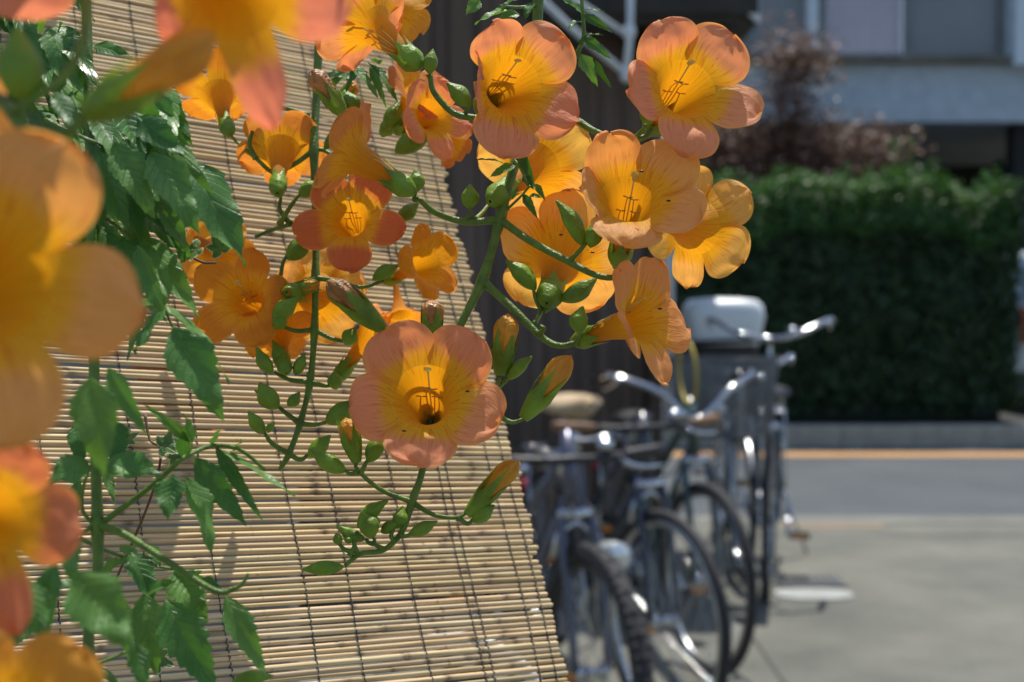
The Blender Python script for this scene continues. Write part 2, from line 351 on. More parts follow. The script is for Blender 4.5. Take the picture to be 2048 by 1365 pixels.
# ------------------------------------------------------------------ hedge, shrub, shoots
def leaf_cloud(name, parent, mat, n, fn, size, kind='stuff', seed=1, col=None):
    r = random.Random(seed); mb = MB()
    for _ in range(n):
        p, out = fn(r)
        s = size * r.uniform(.6, 1.3)
        a = Vector((r.gauss(0, 1), r.gauss(0, 1), r.gauss(0, 1))) * .55 + out
        if a.length < .01: a = Vector((0, 0, 1))
        a.normalize(); t = a.orthogonal().normalized(); t = Matrix.Rotation(r.uniform(0, 6.28), 3, a) @ t; b = a.cross(t)
        o = len(mb.v)
        for q in (p - t * s, p - b * s * .38 + a * s * .1, p + t * s, p + b * s * .38 + a * s * .1): mb.v.append(q); mb.uv.append((0, 0)); mb.at.append(0.)
        mb.f.append((o, o + 1, o + 2, o + 3))
    return mb.build(name, mat, parent, False, kind=kind)
def foliage_mat(name, lo, hi, trans=.3, scale=5, rough=.45):
    m, t, b = newmat(name); L = t.links.new; tc = N(t, 'ShaderNodeTexCoord')
    a = N(t, 'ShaderNodeTexNoise'); a.inputs['Scale'].default_value = scale; a.inputs['Detail'].default_value = 8; a.inputs['Roughness'].default_value = .7; L(tc.outputs['Object'], a.inputs[0])
    g2 = N(t, 'ShaderNodeNewGeometry'); md = N(t, 'ShaderNodeMath', operation='ADD'); ml = N(t, 'ShaderNodeMath', operation='MULTIPLY'); L(g2.outputs['Random Per Island'], ml.inputs[0]); ml.inputs[1].default_value = .5; L(ml.outputs[0], md.inputs[0])
    m2 = N(t, 'ShaderNodeMath', operation='MULTIPLY'); L(a.outputs[0], m2.inputs[0]); m2.inputs[1].default_value = .6; L(m2.outputs[0], md.inputs[1])
    r = ramp(t, [(.25, lo), (.8, hi)], md.outputs[0]); L(r.outputs[0], b.inputs['Base Color']); b.inputs['Roughness'].default_value = rough
    add_translucent(t, b, r.outputs[0], trans, (1, 1, .4)); return m
M['hedge'] = foliage_mat('hedge_leaves', (.006, .024, .006), (.03, .085, .02), .2, scale=2.4)
M['hedge_new'] = foliage_mat('hedge_new_leaves', (.045, .12, .03), (.09, .22, .05), .35)
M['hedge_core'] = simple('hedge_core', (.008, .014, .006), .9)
M['red_leaf'] = foliage_mat('red_brown_leaves', (.11, .055, .04), (.26, .14, .10), .25)
HX0, HX1, HY0, HY1 = -2.5, GX(2028, 12.62), 12.42, 13.4
def htop(x): return 2.27 + 2 * .10 * noise.noise(Vector((x * 1.3, 3, 0))) + .12 * noise.noise(Vector((x * 4.3, 1, 0)))
hd = thing('hedge', 'tall dark green clipped hedge behind the far kerb, with light new growth on top', 'hedge', ((HX0 + HX1) / 2, 12.9, .14))
mb = MB()
for i in range(14):
    x = HX0 + (i + .5) * (HX1 - HX0) / 14
    mb.tube([Vector((x, 12.9, .14)), Vector((x + .06, 12.85, .8)), Vector((x - .05, 12.9, 1.6))], [.03, .022, .012], 6)
mb.build('branches', simple('hedge_wood', (.06, .045, .03), .9), hd)
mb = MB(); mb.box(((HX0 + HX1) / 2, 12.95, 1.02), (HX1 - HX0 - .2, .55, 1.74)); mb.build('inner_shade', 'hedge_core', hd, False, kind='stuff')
def hfront(r):
    x = r.uniform(HX0, HX1); z = r.uniform(.42, 1) if r.random() < .12 else r.uniform(.5, 2.35)
    z = .16 + (htop(x) - .16) * max(0, (z - .38) / 1.97) ** .9
    dep = .16 * noise.noise(Vector((x * 2.2, z * 2.2, 5))) + .08 * noise.noise(Vector((x * 6, z * 6, 9)))
    y = HY0 + .1 + dep + abs(r.gauss(0, .05)) + (.15 * max(0, .6 - z)) + .5 * max(0, (z - htop(x) + .5) / .5) ** 2
    return Vector((x, y, z)), Vector((0, -1, .35))
leaf_cloud('front_leaves', hd, 'hedge', 26000, hfront, .04, seed=3)
def hupper(r):
    x = r.uniform(HX0, HX1); k = r.random(); z = htop(x) - .48 * k ** .8
    y = HY0 + .06 + .5 * (1 - k ** .8) ** 2 + abs(r.gauss(0, .05)) + .12 * noise.noise(Vector((x * 2.2, z * 2.2, 5)))
    return Vector((x, y, z)), Vector((0, -.6, .8))
leaf_cloud('upper_leaves', hd, 'hedge_new', 9000, hupper, .040, seed=13)
def hends(r):
    x = HX1 + r.gauss(0, .04) - .02; return Vector((x, r.uniform(HY0, HY1), r.uniform(.25, htop(x)))), Vector((1, 0, .3))
leaf_cloud('end_leaves', hd, 'hedge', 2500, hends, .04, seed=5)
def htopf(r):
    x = r.uniform(HX0, HX1); y = r.uniform(HY0 + .03, HY1)
    z = htop(x) - abs(r.gauss(0, .05)) + (.10 * max(0, noise.noise(Vector((x * 4, y * 4, 2)))))
    if y < HY0 + .2: z -= abs(r.gauss(0, .12))
    return Vector((x, y, z)), Vector((0, -.1, 1))
leaf_cloud('top_leaves', hd, 'hedge_new', 12000, htopf, .038, seed=4)
mb = MB()
sh_pts = []
for i in range(170):
    x = rnd.uniform(HX0 + 2.5, HX1); y = rnd.uniform(HY0 + .05, HY0 + .7); h = rnd.uniform(.05, .22)
    if abs(x - GX(1805, 12.6)) < .06: h = .38
    p = Vector((x, y, htop(x) - .05)); q = p + Vector((rnd.gauss(0, .05), rnd.gauss(0, .03), h)); mb.tube([p, q], .003, 4); sh_pts.append((p, q))
mb.build('new_shoots', 'hedge_new', hd, kind='stuff')
def hsh(r):
    p, q = r.choice(sh_pts); t = r.random(); return p.lerp(q, t) + Vector((r.gauss(0, .02), r.gauss(0, .02), 0)), Vector((r.gauss(0, 1), r.gauss(0, 1), .6))
leaf_cloud('shoot_leaves', hd, 'hedge_new', 2600, hsh, .03, seed=8)
h2 = thing('hedge', 'dark hedge far back at the right edge, seen over the silver-blue car', 'hedge', (GX(2060, 17.5), 17.7, -.03))
def h2f(r): return Vector((r.uniform(GX(1985, 17.5), GX(2200, 17.5)), 17.4 + abs(r.gauss(0, .12)), r.uniform(.1, 2.95))), Vector((0, -1, .4))
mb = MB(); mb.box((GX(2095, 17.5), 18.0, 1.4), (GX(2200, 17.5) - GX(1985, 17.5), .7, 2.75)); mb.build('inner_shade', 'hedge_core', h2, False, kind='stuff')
leaf_cloud('leaves', h2, 'hedge', 5000, h2f, .05, seed=15)
# red-brown shrub rising behind the hedge
sb = thing('red_shrub', 'red-brown leaved shrub rising behind the left part of the hedge', 'shrub', (GX(1560, 14.2), 14.2, -.03))
blobs = [(1560, 170, 75, 90), (1580, 250, 70, 60), (1600, 130, 60, 50), (1500, 300, 110, 60), (1600, 310, 140, 55), (1720, 300, 90, 45), (1420, 290, 60, 60), (1480, 350, 90, 45), (1650, 340, 90, 40)]
mb = MB(); root = Vector((GX(1540, 14.2), 14.2, -.03))
for (px, py, rx, rz) in blobs:
    c = Vector((GX(px, 14.2), 14.2, GZ(py, 14.2))); mb.tube(catmull([root, root.lerp(c, .5) + Vector((rnd.gauss(0, .06), 0, .1)), c], 6), [.022 * (1 - i / 14) for i in range(13)], 6)
mb.build('stem', 'twig', sb)
def red(r):
    px, py, rx, rz = r.choice(blobs); k = 14.2 / F
    v = Vector((r.gauss(0, .58), r.gauss(0, .5), r.gauss(0, .62))); v.x += .5 * noise.noise(Vector((v.z * 2, py, 1))); v = v * min(1, 1.6 / max(.1, v.length))
    return Vector((GX(px, 14.2) + v.x * rx * k, 14.2 + v.y * .28, GZ(py, 14.2) + v.z * rz * k)), Vector((0, -.3, 1))
leaf_cloud('foliage', sb, 'red_leaf', 8500, red, .040, seed=9)

# ------------------------------------------------------------------ pale house beyond the hedge
BY = 17.0
M['render_wall'] = mat_sheet('pale_blue_render', (.40, .48, .54), (.46, .54, .60), (.50, .58, .63), .8, 6, bump=.15)
M['window_frame'] = simple('grey_window_frame', (.17, .20, .20), .5)
M['white_frame'] = simple('white_window_post', (.62, .72, .80), .5, var=.06)
M['glass_grey'] = simple('frosted_glass', (.22, .235, .26), .25, var=.12, scale=1.2)
M['curtain'] = simple('mauve_curtain', (.44, .29, .37), .8, var=.12, scale=3)
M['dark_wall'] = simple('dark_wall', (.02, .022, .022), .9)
M['sill'] = mat_sheet('weathered_sill', (.12, .11, .09), (.18, .16, .13), (.25, .23, .19), 3, 10)
hs_ = thing('house', 'pale blue-grey house with a wide upper window, raised above a dark open ground floor', 'house', (GX(1800, BY), BY, -.03))
X0, X1 = GX(1240, BY), GX(2500, BY); ZB = GZ(246, BY); ZS = GZ(122, BY); ZT = 7.2; WX0, WX1 = GX(1478, BY), GX(2006, BY)
mb = MB()
mb.box(((X0 + X1) / 2, BY + .1, (ZB + ZS) / 2), (X1 - X0, .2, ZS - ZB))
mb.box(((X0 + WX0) / 2, BY + .1, (ZS + ZT) / 2), (WX0 - X0, .2, ZT - ZS)); mb.box(((X1 + WX1) / 2, BY + .1, (ZS + ZT) / 2), (X1 - WX1, .2, ZT - ZS))
mb.box(((WX0 + WX1) / 2, BY + .1, 6.6), (WX1 - WX0, .2, 1.2))
mb.box(((X0 + X1) / 2, BY + 3.2, ZB + .08), (X1 - X0, 5.98, .16)); mb.build('wall', 'render_wall', hs_, False)
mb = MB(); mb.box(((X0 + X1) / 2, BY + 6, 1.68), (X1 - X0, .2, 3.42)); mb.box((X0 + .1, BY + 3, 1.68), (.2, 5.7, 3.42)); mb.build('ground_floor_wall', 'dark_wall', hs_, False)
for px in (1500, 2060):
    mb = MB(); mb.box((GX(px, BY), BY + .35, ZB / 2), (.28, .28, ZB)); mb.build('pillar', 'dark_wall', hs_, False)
mb = MB(); mb.box(((WX0 + WX1) / 2, BY - .03, ZS - .02), (WX1 - WX0 + .06, .26, .07)); mb.build('sill', 'sill', hs_, False)
wn = MB()
zz = (ZS + 6.0) / 2 + .02; hh = 6.0 - ZS - .03
for px, wpx in ((1484, 10), (1640, 16), (1812, 13), (2000, 12)): wn.box((GX(px, BY), BY + .08, zz), (wpx * BY / F, .10, hh))
wn.box(((WX0 + WX1) / 2, BY + .08, ZS + .045), (WX1 - WX0, .098, .06)); wn.box(((WX0 + WX1) / 2, BY + .08, 5.97), (WX1 - WX0, .098, .06))
win = wn.build('window', 'window_frame', hs_, False)
mb = MB(); mb.box((GX(1620, BY), BY - .01, zz - .05), (19 * BY / F, .13, hh + .12)); mb.build('post', 'white_frame', win, False)
for (a, b, mt) in ((1489, 1612, 'glass_grey'), (1818, 1994, 'glass_grey')):
    mb = MB(); mb.box((GX((a + b) / 2, BY), BY + .12, zz), ((b - a) * BY / F, .01, hh - .08)); mb.build('pane', mt, win, False)
mb = MB(); rows = []
for i in range(2):
    rows.append([Vector((GX(1650, BY) + k / 60 * (GX(1805, BY) - GX(1650, BY)), BY + .17 + .022 * math.sin(k * .9) + .01 * math.sin(k * 2.3), ZS + .08 if i == 0 else 5.9)) for k in range(61)])
mb.grid(rows); mb.build('curtain', 'curtain', win)
M['clear_glass'], _t, _b = newmat('clear_glass'); _tr = N(_t, 'ShaderNodeBsdfTransparent'); _gl = N(_t, 'ShaderNodeBsdfGlossy'); _gl.inputs['Roughness'].default_value = .03; _mx = N(_t, 'ShaderNodeMixShader'); _mx.inputs[0].default_value = .12
_t.links.new(_tr.outputs[0], _mx.inputs[1]); _t.links.new(_gl.outputs[0], _mx.inputs[2]); _t.links.new(_mx.outputs[0], _t.nodes['Material Output'].inputs[0])
mb = MB(); mb.box((GX(1727, BY), BY + .10, zz), (155 * BY / F, .006, hh - .08)); mb.build('pane', 'clear_glass', win, False)
mb = MB(); mb.box((GX(2110, BY), BY - .12, (ZS + 7) / 2 - .05), (200 * BY / F, .24, 7 - ZS + .1)); mb.build('shutter_box', 'white_frame', hs_, False)
mb = MB(); mb.box(((X0 + X1) / 2, BY + 3, 7.3), (X1 - X0 + .8, 7, .2)); mb.build('roof', 'sill', hs_, False)

# ------------------------------------------------------------------ silver car in the gap at the right
M['car_paint'] = simple('silver_blue_car_paint', (.42, .50, .58), .28, metal=.4, var=.04, coat=.5)
M['car_dark'] = simple('dark_plastic', (.03, .035, .04), .6)
M['rubber'] = simple('rubber', (.028, .028, .03), .75, var=.2, scale=30, bump=.3, bscale=150)
M['car_glass'] = simple('car_glass', (.03, .04, .045), .08)
M['tail_red'] = simple('red_lens', (.45, .03, .02), .2)
cx0 = GX(2029, 13.6); cw = 1.62
car = thing('parked_car', 'silver-blue car mostly cut off by the right edge of the photo, beyond the hedge end', 'car', (cx0 + cw / 2, 15.2, .14))
prof = [(0, .45), (0, .95), (.06, 1.05), (.18, 1.62), (.35, 1.70), (2.2, 1.70), (2.9, 1.12), (3.4, 1.0), (3.5, .75), (3.5, .45)]
def car_x(z): return 0 if z < 1.0 else (z - 1.0) * .17
mb = MB(); mb.grid([[Vector((cx0 + (car_x(z) if s < 0 else cw - car_x(z)), 13.55 + y, z + .0)) for (y, z) in prof] for s in (-1, 1)])
mb.f.append(tuple(range(len(prof)))); mb.f.append(tuple(range(len(prof), 2 * len(prof)))[::-1]); mb.build('body', 'car_paint', car, False)
mb = MB(); mb.box((cx0 + cw / 2, 13.53, 1.36), (cw - .34, .06, .42), Matrix.Rotation(R(-12), 3, 'X')); mb.build('rear_window', 'car_glass', car, False)
mb = MB(); mb.box((cx0 + cw / 2, 15.3, .42), (cw - .04, 3.56, .22)); mb.build('bumper_skirt', 'car_dark', car, False)
for s in (0, 1):
    mb = MB(); mb.box((cx0 + .10 + s * (cw - .2), 13.54, .98), (.12, .05, .34)); mb.build('tail_light', 'tail_red', car, False)
    for yy in (14.1, 16.3):
        mb = MB(); c = Vector((cx0 + .12 + s * (cw - .24), yy, .43)); mb.torus(c, .21, .085, (1, 0, 0), 28, 8); wl = mb.build('wheel', 'rubber', car)
        mb = MB(); mb.tube([c - Vector((.06, 0, 0)), c + Vector((.06, 0, 0))], .16, 20); mb.build('rim', 'car_paint', wl, False)

# ------------------------------------------------------------------ dark plank wall, eave, awning bracket at the left
M['plank'] = simple('dark_brown_planks', (.098, .066, .048), .75, var=.45, scale=3, bump=.35, bscale=30, stretch=(6, 6, .35))
A = Vector((-1.5, 5.2, 0)); B = Vector((GX(1287, 7.15), 7.15, 0)); dv = (B - A).normalized(); nv_ = Vector((dv.y, -dv.x, 0))
Rw = Matrix((dv, nv_ * -1, Vector((0, 0, 1)))).transposed()
pw = thing('plank_wall', 'dark brown wall of narrow upright boards behind the bicycles', 'wall', tuple((A + B) / 2))
LW = (B - A).length; npk = int(LW / .085)
for i in range(npk):
    mb = MB(); wd = LW / npk - .006; c = A + dv * ((i + .5) * LW / npk) + nv_ * rnd.uniform(0, .008)
    mb.box(c + Vector((0, 0, 1.5)), (wd, .02, 3.0), Rw); mb.build('plank', 'plank', pw, False)
mb = MB(); mb.box((A + B) / 2 - nv_ * .05 + Vector((0, 0, 1.5)), (LW, .04, 2.98), Rw); mb.build('backing', 'dark_wall', pw, False)
mb = MB(); mb.box(B + dv * .045 + Vector((0, 0, 1.5)), (.085, .10, 3.02), Rw); mb.build('corner_post', 'plank', pw, False)
M['soffit'] = simple('dark_soffit', (.035, .032, .026), .8, var=.3); M['fascia'] = simple('pale_fascia', (.70, .76, .80), .5, var=.08)
ev = thing('roof_eave', 'dark roof underside with pale fascia reaching in at the top, over the plank wall', 'roof', (.2, 6.5, 2.9))
EY = 6.6; ex = GX(1512, EY); ez = GZ(52, EY)
mb = MB(); mb.v = [Vector(q) for q in [(-2.2, EY, ez), (ex, EY, ez), (ex, EY + 1.4, ez), (-2.2, EY + 1.4, ez), (-2.2, EY, ez + .05), (ex, EY, ez + .05), (ex, EY + 1.4, ez + .05), (-2.2, EY + 1.4, ez + .05)]]
mb.f = [(0, 1, 2, 3), (7, 6, 5, 4), (0, 4, 5, 1), (1, 5, 6, 2), (2, 6, 7, 3), (3, 7, 4, 0)]; mb.uv = [(0, 0)] * 8; mb.at = [0.] * 8; mb.build('soffit_board', 'soffit', ev, False)
for i in range(8):
    mb = MB(); mb.box((ex - .12 - i * .36, EY + .68, ez - .04), (.05, 1.3, .07)); mb.build('rafter', 'soffit', ev, False)
mb = MB()
mb.v = [Vector(q) for q in [(GX(1440, EY), EY - .03, GZ(-10, EY)), (ex + .005, EY - .03, ez - .005), (ex + .005, EY - .03, GZ(-90, EY)), (GX(1440, EY), EY - .03, GZ(-90, EY)), (GX(1440, EY), EY + .0, GZ(-10, EY)), (ex + .005, EY + .0, ez - .005), (ex + .005, EY + .0, GZ(-90, EY)), (GX(1440, EY), EY + .0, GZ(-90, EY))]]
mb.f = [(0, 1, 2, 3), (7, 6, 5, 4), (0, 4, 5, 1), (1, 5, 6, 2), (2, 6, 7, 3), (3, 7, 4, 0)]; mb.uv = [(0, 0)] * 8; mb.at = [0.] * 8; mb.build('fascia_end', 'fascia', ev, False)
mb = MB(); mb.box(((ex - 2.2) / 2, EY - .02, ez + .5), (ex + 2.2, .03, .92)); mb.build('fascia', 'soffit', ev, False)
M['bracket'] = simple('white_painted_steel', (.62, .68, .72), .4, var=.08)
bk = thing('awning_bracket', 'white steel awning bracket in front of the plank wall near the top', 'bracket', tuple(P(1256, 70, 5.6)))
BD = 5.6
for nm, pl, r_ in (('upright', [(1262, -120, BD), (1260, 70, BD), (1252, 152, BD)], .014), ('diagonal_arm', [(1020, -60, BD - .25), (1140, 55, BD - .1), (1253, 150, BD)], .014), ('short_arm', [(1120, -20, BD - .15), (1250, 68, BD)], .011)):
    mb = MB(); mb.tube([P(*q) for q in pl], r_, 10); mb.build(nm, 'bracket', bk)
for q in ((1258, 65, BD), (1252, 150, BD)): mb = MB(); mb.ell(P(*q), (Vector((.026, 0, 0)), Vector((0, .026, 0)), Vector((0, 0, .032)))); mb.build('joint', 'bracket', bk)
# pale drain pipes left of the hedge, behind the top right flower
for px in (1334, 1350):
    mb = MB(); mb.tube([Vector((GX(px, 11.9), 12.2, .14)), Vector((GX(px, 11.9), 12.2, 2.75))], .028, 10)
    tag(mb.build('pipe', 'bracket'), 'pale upright pipe between plank wall and hedge, ' + ('the left one of the pair' if px < 1340 else 'the right one of the pair'), 'pipe', 'pale pipes beside the hedge')

# ------------------------------------------------------------------ bicycles
M['chrome'] = simple('chrome', (.55, .57, .60), .13, metal=1, var=.04)
M['alloy'] = simple('brushed_alloy', (.50, .52, .54), .3, metal=1, var=.08)
M['frame_dark'] = simple('blue_black_frame_paint', (.025, .035, .055), .22, var=.1, coat=.6)
M['frame_green'] = simple('dark_green_frame_paint', (.02, .05, .05), .22, coat=.6)
M['frame_grey'] = simple('grey_violet_frame_paint', (.085, .09, .13), .25, metal=.4, coat=.5)
M['frame_silver'] = simple('silver_frame_paint', (.5, .52, .54), .28, metal=.8)
M['black_plastic'] = simple('black_plastic', (.018, .018, .02), .45)
M['cork'] = simple('brown_grip', (.20, .105, .05), .6, var=.3, scale=60)
M['tan_leather'] = simple('tan_saddle', (.50, .37, .22), .55, var=.15, scale=30)
M['amber'] = simple('amber_reflector', (.65, .22, .02), .25); M['red_plastic'] = simple('red_plastic', (.35, .02, .03), .35)
M['basket_grey'] = simple('grey_basket', (.15, .16, .165), .5, var=.15, scale=20)
M['lamp_grey'] = simple('grey_lamp', (.34, .37, .37), .3, var=.1)
M['blue_plastic'] = simple('blue_plastic', (.02, .09, .25), .4); M['yellow_cable'] = simple('yellow_cable', (.42, .32, .04), .5)
def make_bike(label, hub, head, frame='frame_dark', steer=0, R0=.33, tyre=.0165, knob=False, bars='up', grip='black_plastic', saddle='black_plastic', basket=False, lamp=True, fender='chrome', barmat='chrome', sads=1.0, barh=1.0, sadh=.86, rims='chrome', baskoff=0, rack=True, guard=True):
    """hub=(X, Y) of the front wheel on the ground, head = heading in degrees from -Y towards +X"""
    h = R(head); fx = Vector((math.sin(h), -math.cos(h), 0)); sx = Vector((-fx.y, fx.x, 0)); up = Vector((0, 0, 1)); O = Vector((hub[0], hub[1], 0))
    def W(x, y, z): return O + fx * x + sx * y + up * z
    st = R(steer)
    def S(x, y, z):           # steered assembly, turns about the head axis
        xx = x + .06 * 0; px_, py_ = x + (z - R0) * .30, y
        c, s_ = math.cos(st), math.sin(st); qx, qy = px_ * c - py_ * s_, px_ * s_ + py_ * c
        return W(qx - (z - R0) * .30, qy, z)
    bkt = thing('bicycle', label, 'bicycle', tuple(W(-.5, 0, 0)), 'bicycles parked in a row by the plank wall')
    def tube(name, pts, r, mat, par=bkt, n=8, k=0, **kw):
        mb = MB(); mb.tube(catmull(pts, k) if k else pts, r, n); return mb.build(name, mat, par, **kw)
    wb = -1.08
    for which in (0, 1):
        T = S if which == 0 else W; cx = 0 if which == 0 else wb
        c = T(cx, 0, R0); ax = (T(cx, 1, R0) - c).normalized(); dirx = ax.cross(up)
        mb = MB(); mb.torus(c, R0 - tyre, tyre, ax, 56, 10)
        if knob:
            for i in range(72):
                a = 2 * math.pi * i / 72; e = dirx * math.cos(a) + up * math.sin(a)
                for s in (-1, 0, 1):
                    if s == 0 and i % 2: continue
                    rot = Matrix((e, ax, e.cross(ax))).transposed(); mb.box(c + e * (R0 - .001 - abs(s) * .007) + ax * s * tyre * .62, (.007, .012, .014), rot)
        wl = mb.build('wheel', 'rubber', bkt)
        mb = MB(); mb.torus(c, R0 - 2 * tyre - .006, .012, ax, 56, 6, .9); mb.build('rim', rims, wl)
        mb = MB(); mb.tube([c - ax * .045, c - ax * .03, c - ax * .028, c + ax * .028, c + ax * .03, c + ax * .045], [.014, .026, .015, .015, .026, .014], 12); mb.build('hub', 'chrome', wl)
        mb = MB(); 
        for i in range(28):
            a = 2 * math.pi * i / 28; sgn = 1 if i % 2 else -1; b_ = a + .5 * (1 if i % 4 < 2 else -1)
            mb.tube([c + ax * sgn * .026 + (dirx * math.cos(b_) + up * math.sin(b_)) * .024, c + (dirx * math.cos(a) + up * math.sin(a)) * (R0 - 2 * tyre)], .0011, 4, False)
        mb.build('spokes', 'chrome', wl, kind='stuff')
        if fender:
            mb = MB(); rows = []
            a0, a1 = ((R(-15), R(150)) if which == 0 else (R(10), R(205)))
            for i in range(25):
                a = a0 + (a1 - a0) * i / 24; e = fx * 0 + dirx * -math.cos(a) * (1) + up * math.sin(a)
                rows.append([c + e * (R0 + .02 - .014 * (q / 3) ** 2 * 1.0 * 4 / 4) + ax * (.008 * q) for q in (-3, -2, -1, 0, 1, 2, 3)])
            mb.grid(rows); mb.build('mudguard', fender, bkt)
    # fork, stem, handlebar
    ct = S(-.20, 0, R0 + .62); cr = S(-.12, 0, R0 + .40)
    for s in (-1, 1): tube('fork_blade', [S(0, s * .048, R0), S(-.035, s * .047, R0 + .16), S(-.10, s * .045, R0 + .36), S(-.115, s * .02, R0 + .40)], .0115, frame if frame != 'frame_silver' else 'chrome', k=4)
    tube('fork_crown', [S(-.115, -.05, R0 + .39), S(-.115, .05, R0 + .39)], .017, 'chrome')
    tube('head_tube', [W(-.122, 0, R0 + .41), W(-.18, 0, R0 + .60)], .021, frame, n=12)
    tube('stem', [S(-.18, 0, R0 + .60), S(-.215, 0, barh - .05), S(-.20, 0, barh - .02), S(-.14, 0, barh)], .0125, 'chrome', k=3)
    mb = MB(); mb.tube([S(-.11, -.065, R0 + .28), S(-.115, -.05, R0 + .34), S(-.11, 0, R0 + .37), S(-.115, .05, R0 + .34), S(-.11, .065, R0 + .28)], .009, 6); mb.build('brake', 'chrome', bkt)
    if bars == 'flat': bp = [(-.20, -.29, barh + .01), (-.15, -.1, barh), (-.14, 0, barh), (-.15, .1, barh), (-.20, .29, barh + .01)]
    elif bars == 'up': bp = [(-.40, -.27, barh + .07), (-.24, -.25, barh + .08), (-.13, -.12, barh + .02), (-.13, 0, barh), (-.13, .12, barh + .02), (-.24, .25, barh + .08), (-.40, .27, barh + .07)]
    else: bp = [(-.36, -.28, barh + .13), (-.24, -.28, barh + .15), (-.15, -.14, barh + .1), (-.13, 0, barh), (-.15, .14, barh + .1), (-.24, .28, barh + .15), (-.36, .28, barh + .13)]
    hb = tube('handlebar', [S(*q) for q in bp], .0115, barmat, n=10, k=6)
    for e in (0, -1):
        p0 = S(*bp[e]); p1 = S(*bp[1 if e == 0 else -2]); dd = (p1 - p0).normalized()
        tube('grip', [p0 - dd * .005, p0 + dd * .02, p0 + dd * .11, p0 + dd * .125], [.017, .0165, .0155, .013], grip, hb, 10)
        q0 = p0 + dd * .15; tube('brake_lever', [q0 - up * .005, q0 + fx * .055 - up * .015, q0 + fx * .06 - dd * .06 - up * .03, q0 + fx * .045 - dd * .13 - up * .035], [.010, .009, .006, .005], 'chrome', hb, 6, 3)
    mb = MB(); bc = S(-.15, .10, barh + .035); mb.ell(bc, (Vector((.026, 0, 0)), Vector((0, .026, 0)), Vector((0, 0, .018)))); mb.build('bell', 'chrome', hb)
    for s in (-1, 1): tube('brake_cable', [S(-.2, s * .17, barh + .02), S(-.05, s * .12, barh + .03), S(-.04, s * .04, barh - .12), S(-.10, s * .02, R0 + .42)], .003, 'black_plastic', k=6, n=5)
    # frame
    bb = W(-.62, 0, .29); stp = W(-.76, 0, .74); hd1 = W(-.165, 0, R0 + .55); hd0 = W(-.135, 0, R0 + .45); ra = W(wb, 0, R0)
    mb = MB()
    mb.tube([hd0, bb], .018, 10).tube([bb, stp], .0155, 10).tube([hd1, W(-.69, 0, .52)], .016, 10)
    for s in (-1, 1):
        o_ = sx * .055 * s; mb.tube([bb + o_ * .5, ra + o_], .009, 8).tube([stp - up * .06 + o_ * .2, ra + o_], .0075, 8)
    mb.build('frame', frame, bkt)
    sp = tube('seat_post', [stp, W(-.80, 0, sadh - .05)], .0125, 'chrome')
    rows = []
    for i in range(12):
        t = i / 11; x = -.62 - .27 * t; wd = (.018 + .085 * (max(0, t - .2) / .8) ** 1.3) * sads; hgt = sadh + .012 * math.cos(t * 5) + .012 * t
        if i in (0, 11): wd *= .55
        rows.append([W(x, wd * math.cos(a), hgt - .028 + (.035 if i not in (0, 11) else .022) * math.sin(a)) for a in [2 * math.pi * k / 12 for k in range(12)]])
    mb = MB(); mb.grid(rows, wrap=True); mb.f.append(tuple(range(12))); mb.f.append(tuple(range(132, 144))[::-1]); mb.build('saddle', saddle, bkt)
    for s in (-1, 1):
        mb = MB(); mb.tube([W(-.78 - .02 * s, .04 * s, sadh - .03), W(-.82, .045 * s, sadh - .08)], .012, 8); mb.build('saddle_spring', 'chrome', bkt)
    # crank, chainring, pedals
    mb = MB(); cc = W(-.62, -.05, .29); mb.torus(cc, .085, .006, sx, 32, 5)
    for k in range(5): a = k * 2 * math.pi / 5; mb.tube([cc, cc + (fx * math.cos(a) + up * math.sin(a)) * .085], .006, 5)
    cs = mb.build('chainring', 'alloy', bkt)
    for s in (-1, 1):
        e = (fx * .8 * s + up * .6 * -s) * .165; base = W(-.62, s * .075, .29); tube('crank', [base, base + e + sx * s * .01], .0095, 'chrome')
        mb = MB(); mb.box(base + e + sx * s * .06, (.085, .09, .022), Matrix((fx, sx, up)).transposed()); pd = mb.build('pedal', 'black_plastic', bkt, False)
        mb = MB(); mb.box(base + e + sx * s * .06 + fx * .044, (.004, .06, .016), Matrix((fx, sx, up)).transposed()); mb.build('reflector', 'amber', pd, False)
    if guard:
        mb = MB(); mb.grid([[W(-.55, -.07, z) for z in (.35, .39)], [W(-.75, -.07, z) for z in (.34, .40)], [W(-1.08, -.068, z) for z in (.33, .39)]]); mb.build('chain_guard', 'black_plastic', bkt)
    if rack:
        mb = MB()
        for s in (-1, -.33, .33, 1): mb.tube([W(-.88, .05 * s, .72), W(-1.28, .055 * s, .72)], .005, 6)
        for x in (-.92, -1.08, -1.26): mb.tube([W(x, -.055, .72), W(x, .055, .72)], .005, 6)
        for s in (-1, 1): mb.tube([W(-1.15, .055 * s, .72), W(wb, .065 * s, R0)], .005, 6)
        mb.build('rear_rack', 'chrome', bkt)
    tube('kickstand', [W(-.98, .06, R0 - .02), W(-1.05, .17, .01)], .008, 'chrome')
    mb = MB(); mb.tube([W(-1.36, 0, .55), W(-1.375, 0, .55)], .028, 12); mb.build('rear_reflector', 'red_plastic', bkt)
    if lamp:
        zc = lamp if not isinstance(lamp, bool) else R0 + .42; x0 = -.02 if zc < .7 else -.06
        c0 = S(x0, .045, zc); c1 = S(x0 + .075, .045, zc); lm = 'lamp_grey' if zc < .8 else 'black_plastic'
        lp = tube('headlight', [c0 - (c1 - c0) * .45, c0, c0 + (c1 - c0) * .7, c1], [.012, .033, .040, .040], lm, n=16)
        mb = MB(); mb.ell(c1, ((c1 - c0) * .15, sx * .035, up * .035)); mb.build('lens', 'glass_lens', lp)
        tube('lamp_bracket', [S(-.115, .02, zc - .02), c0], .006, 'chrome')
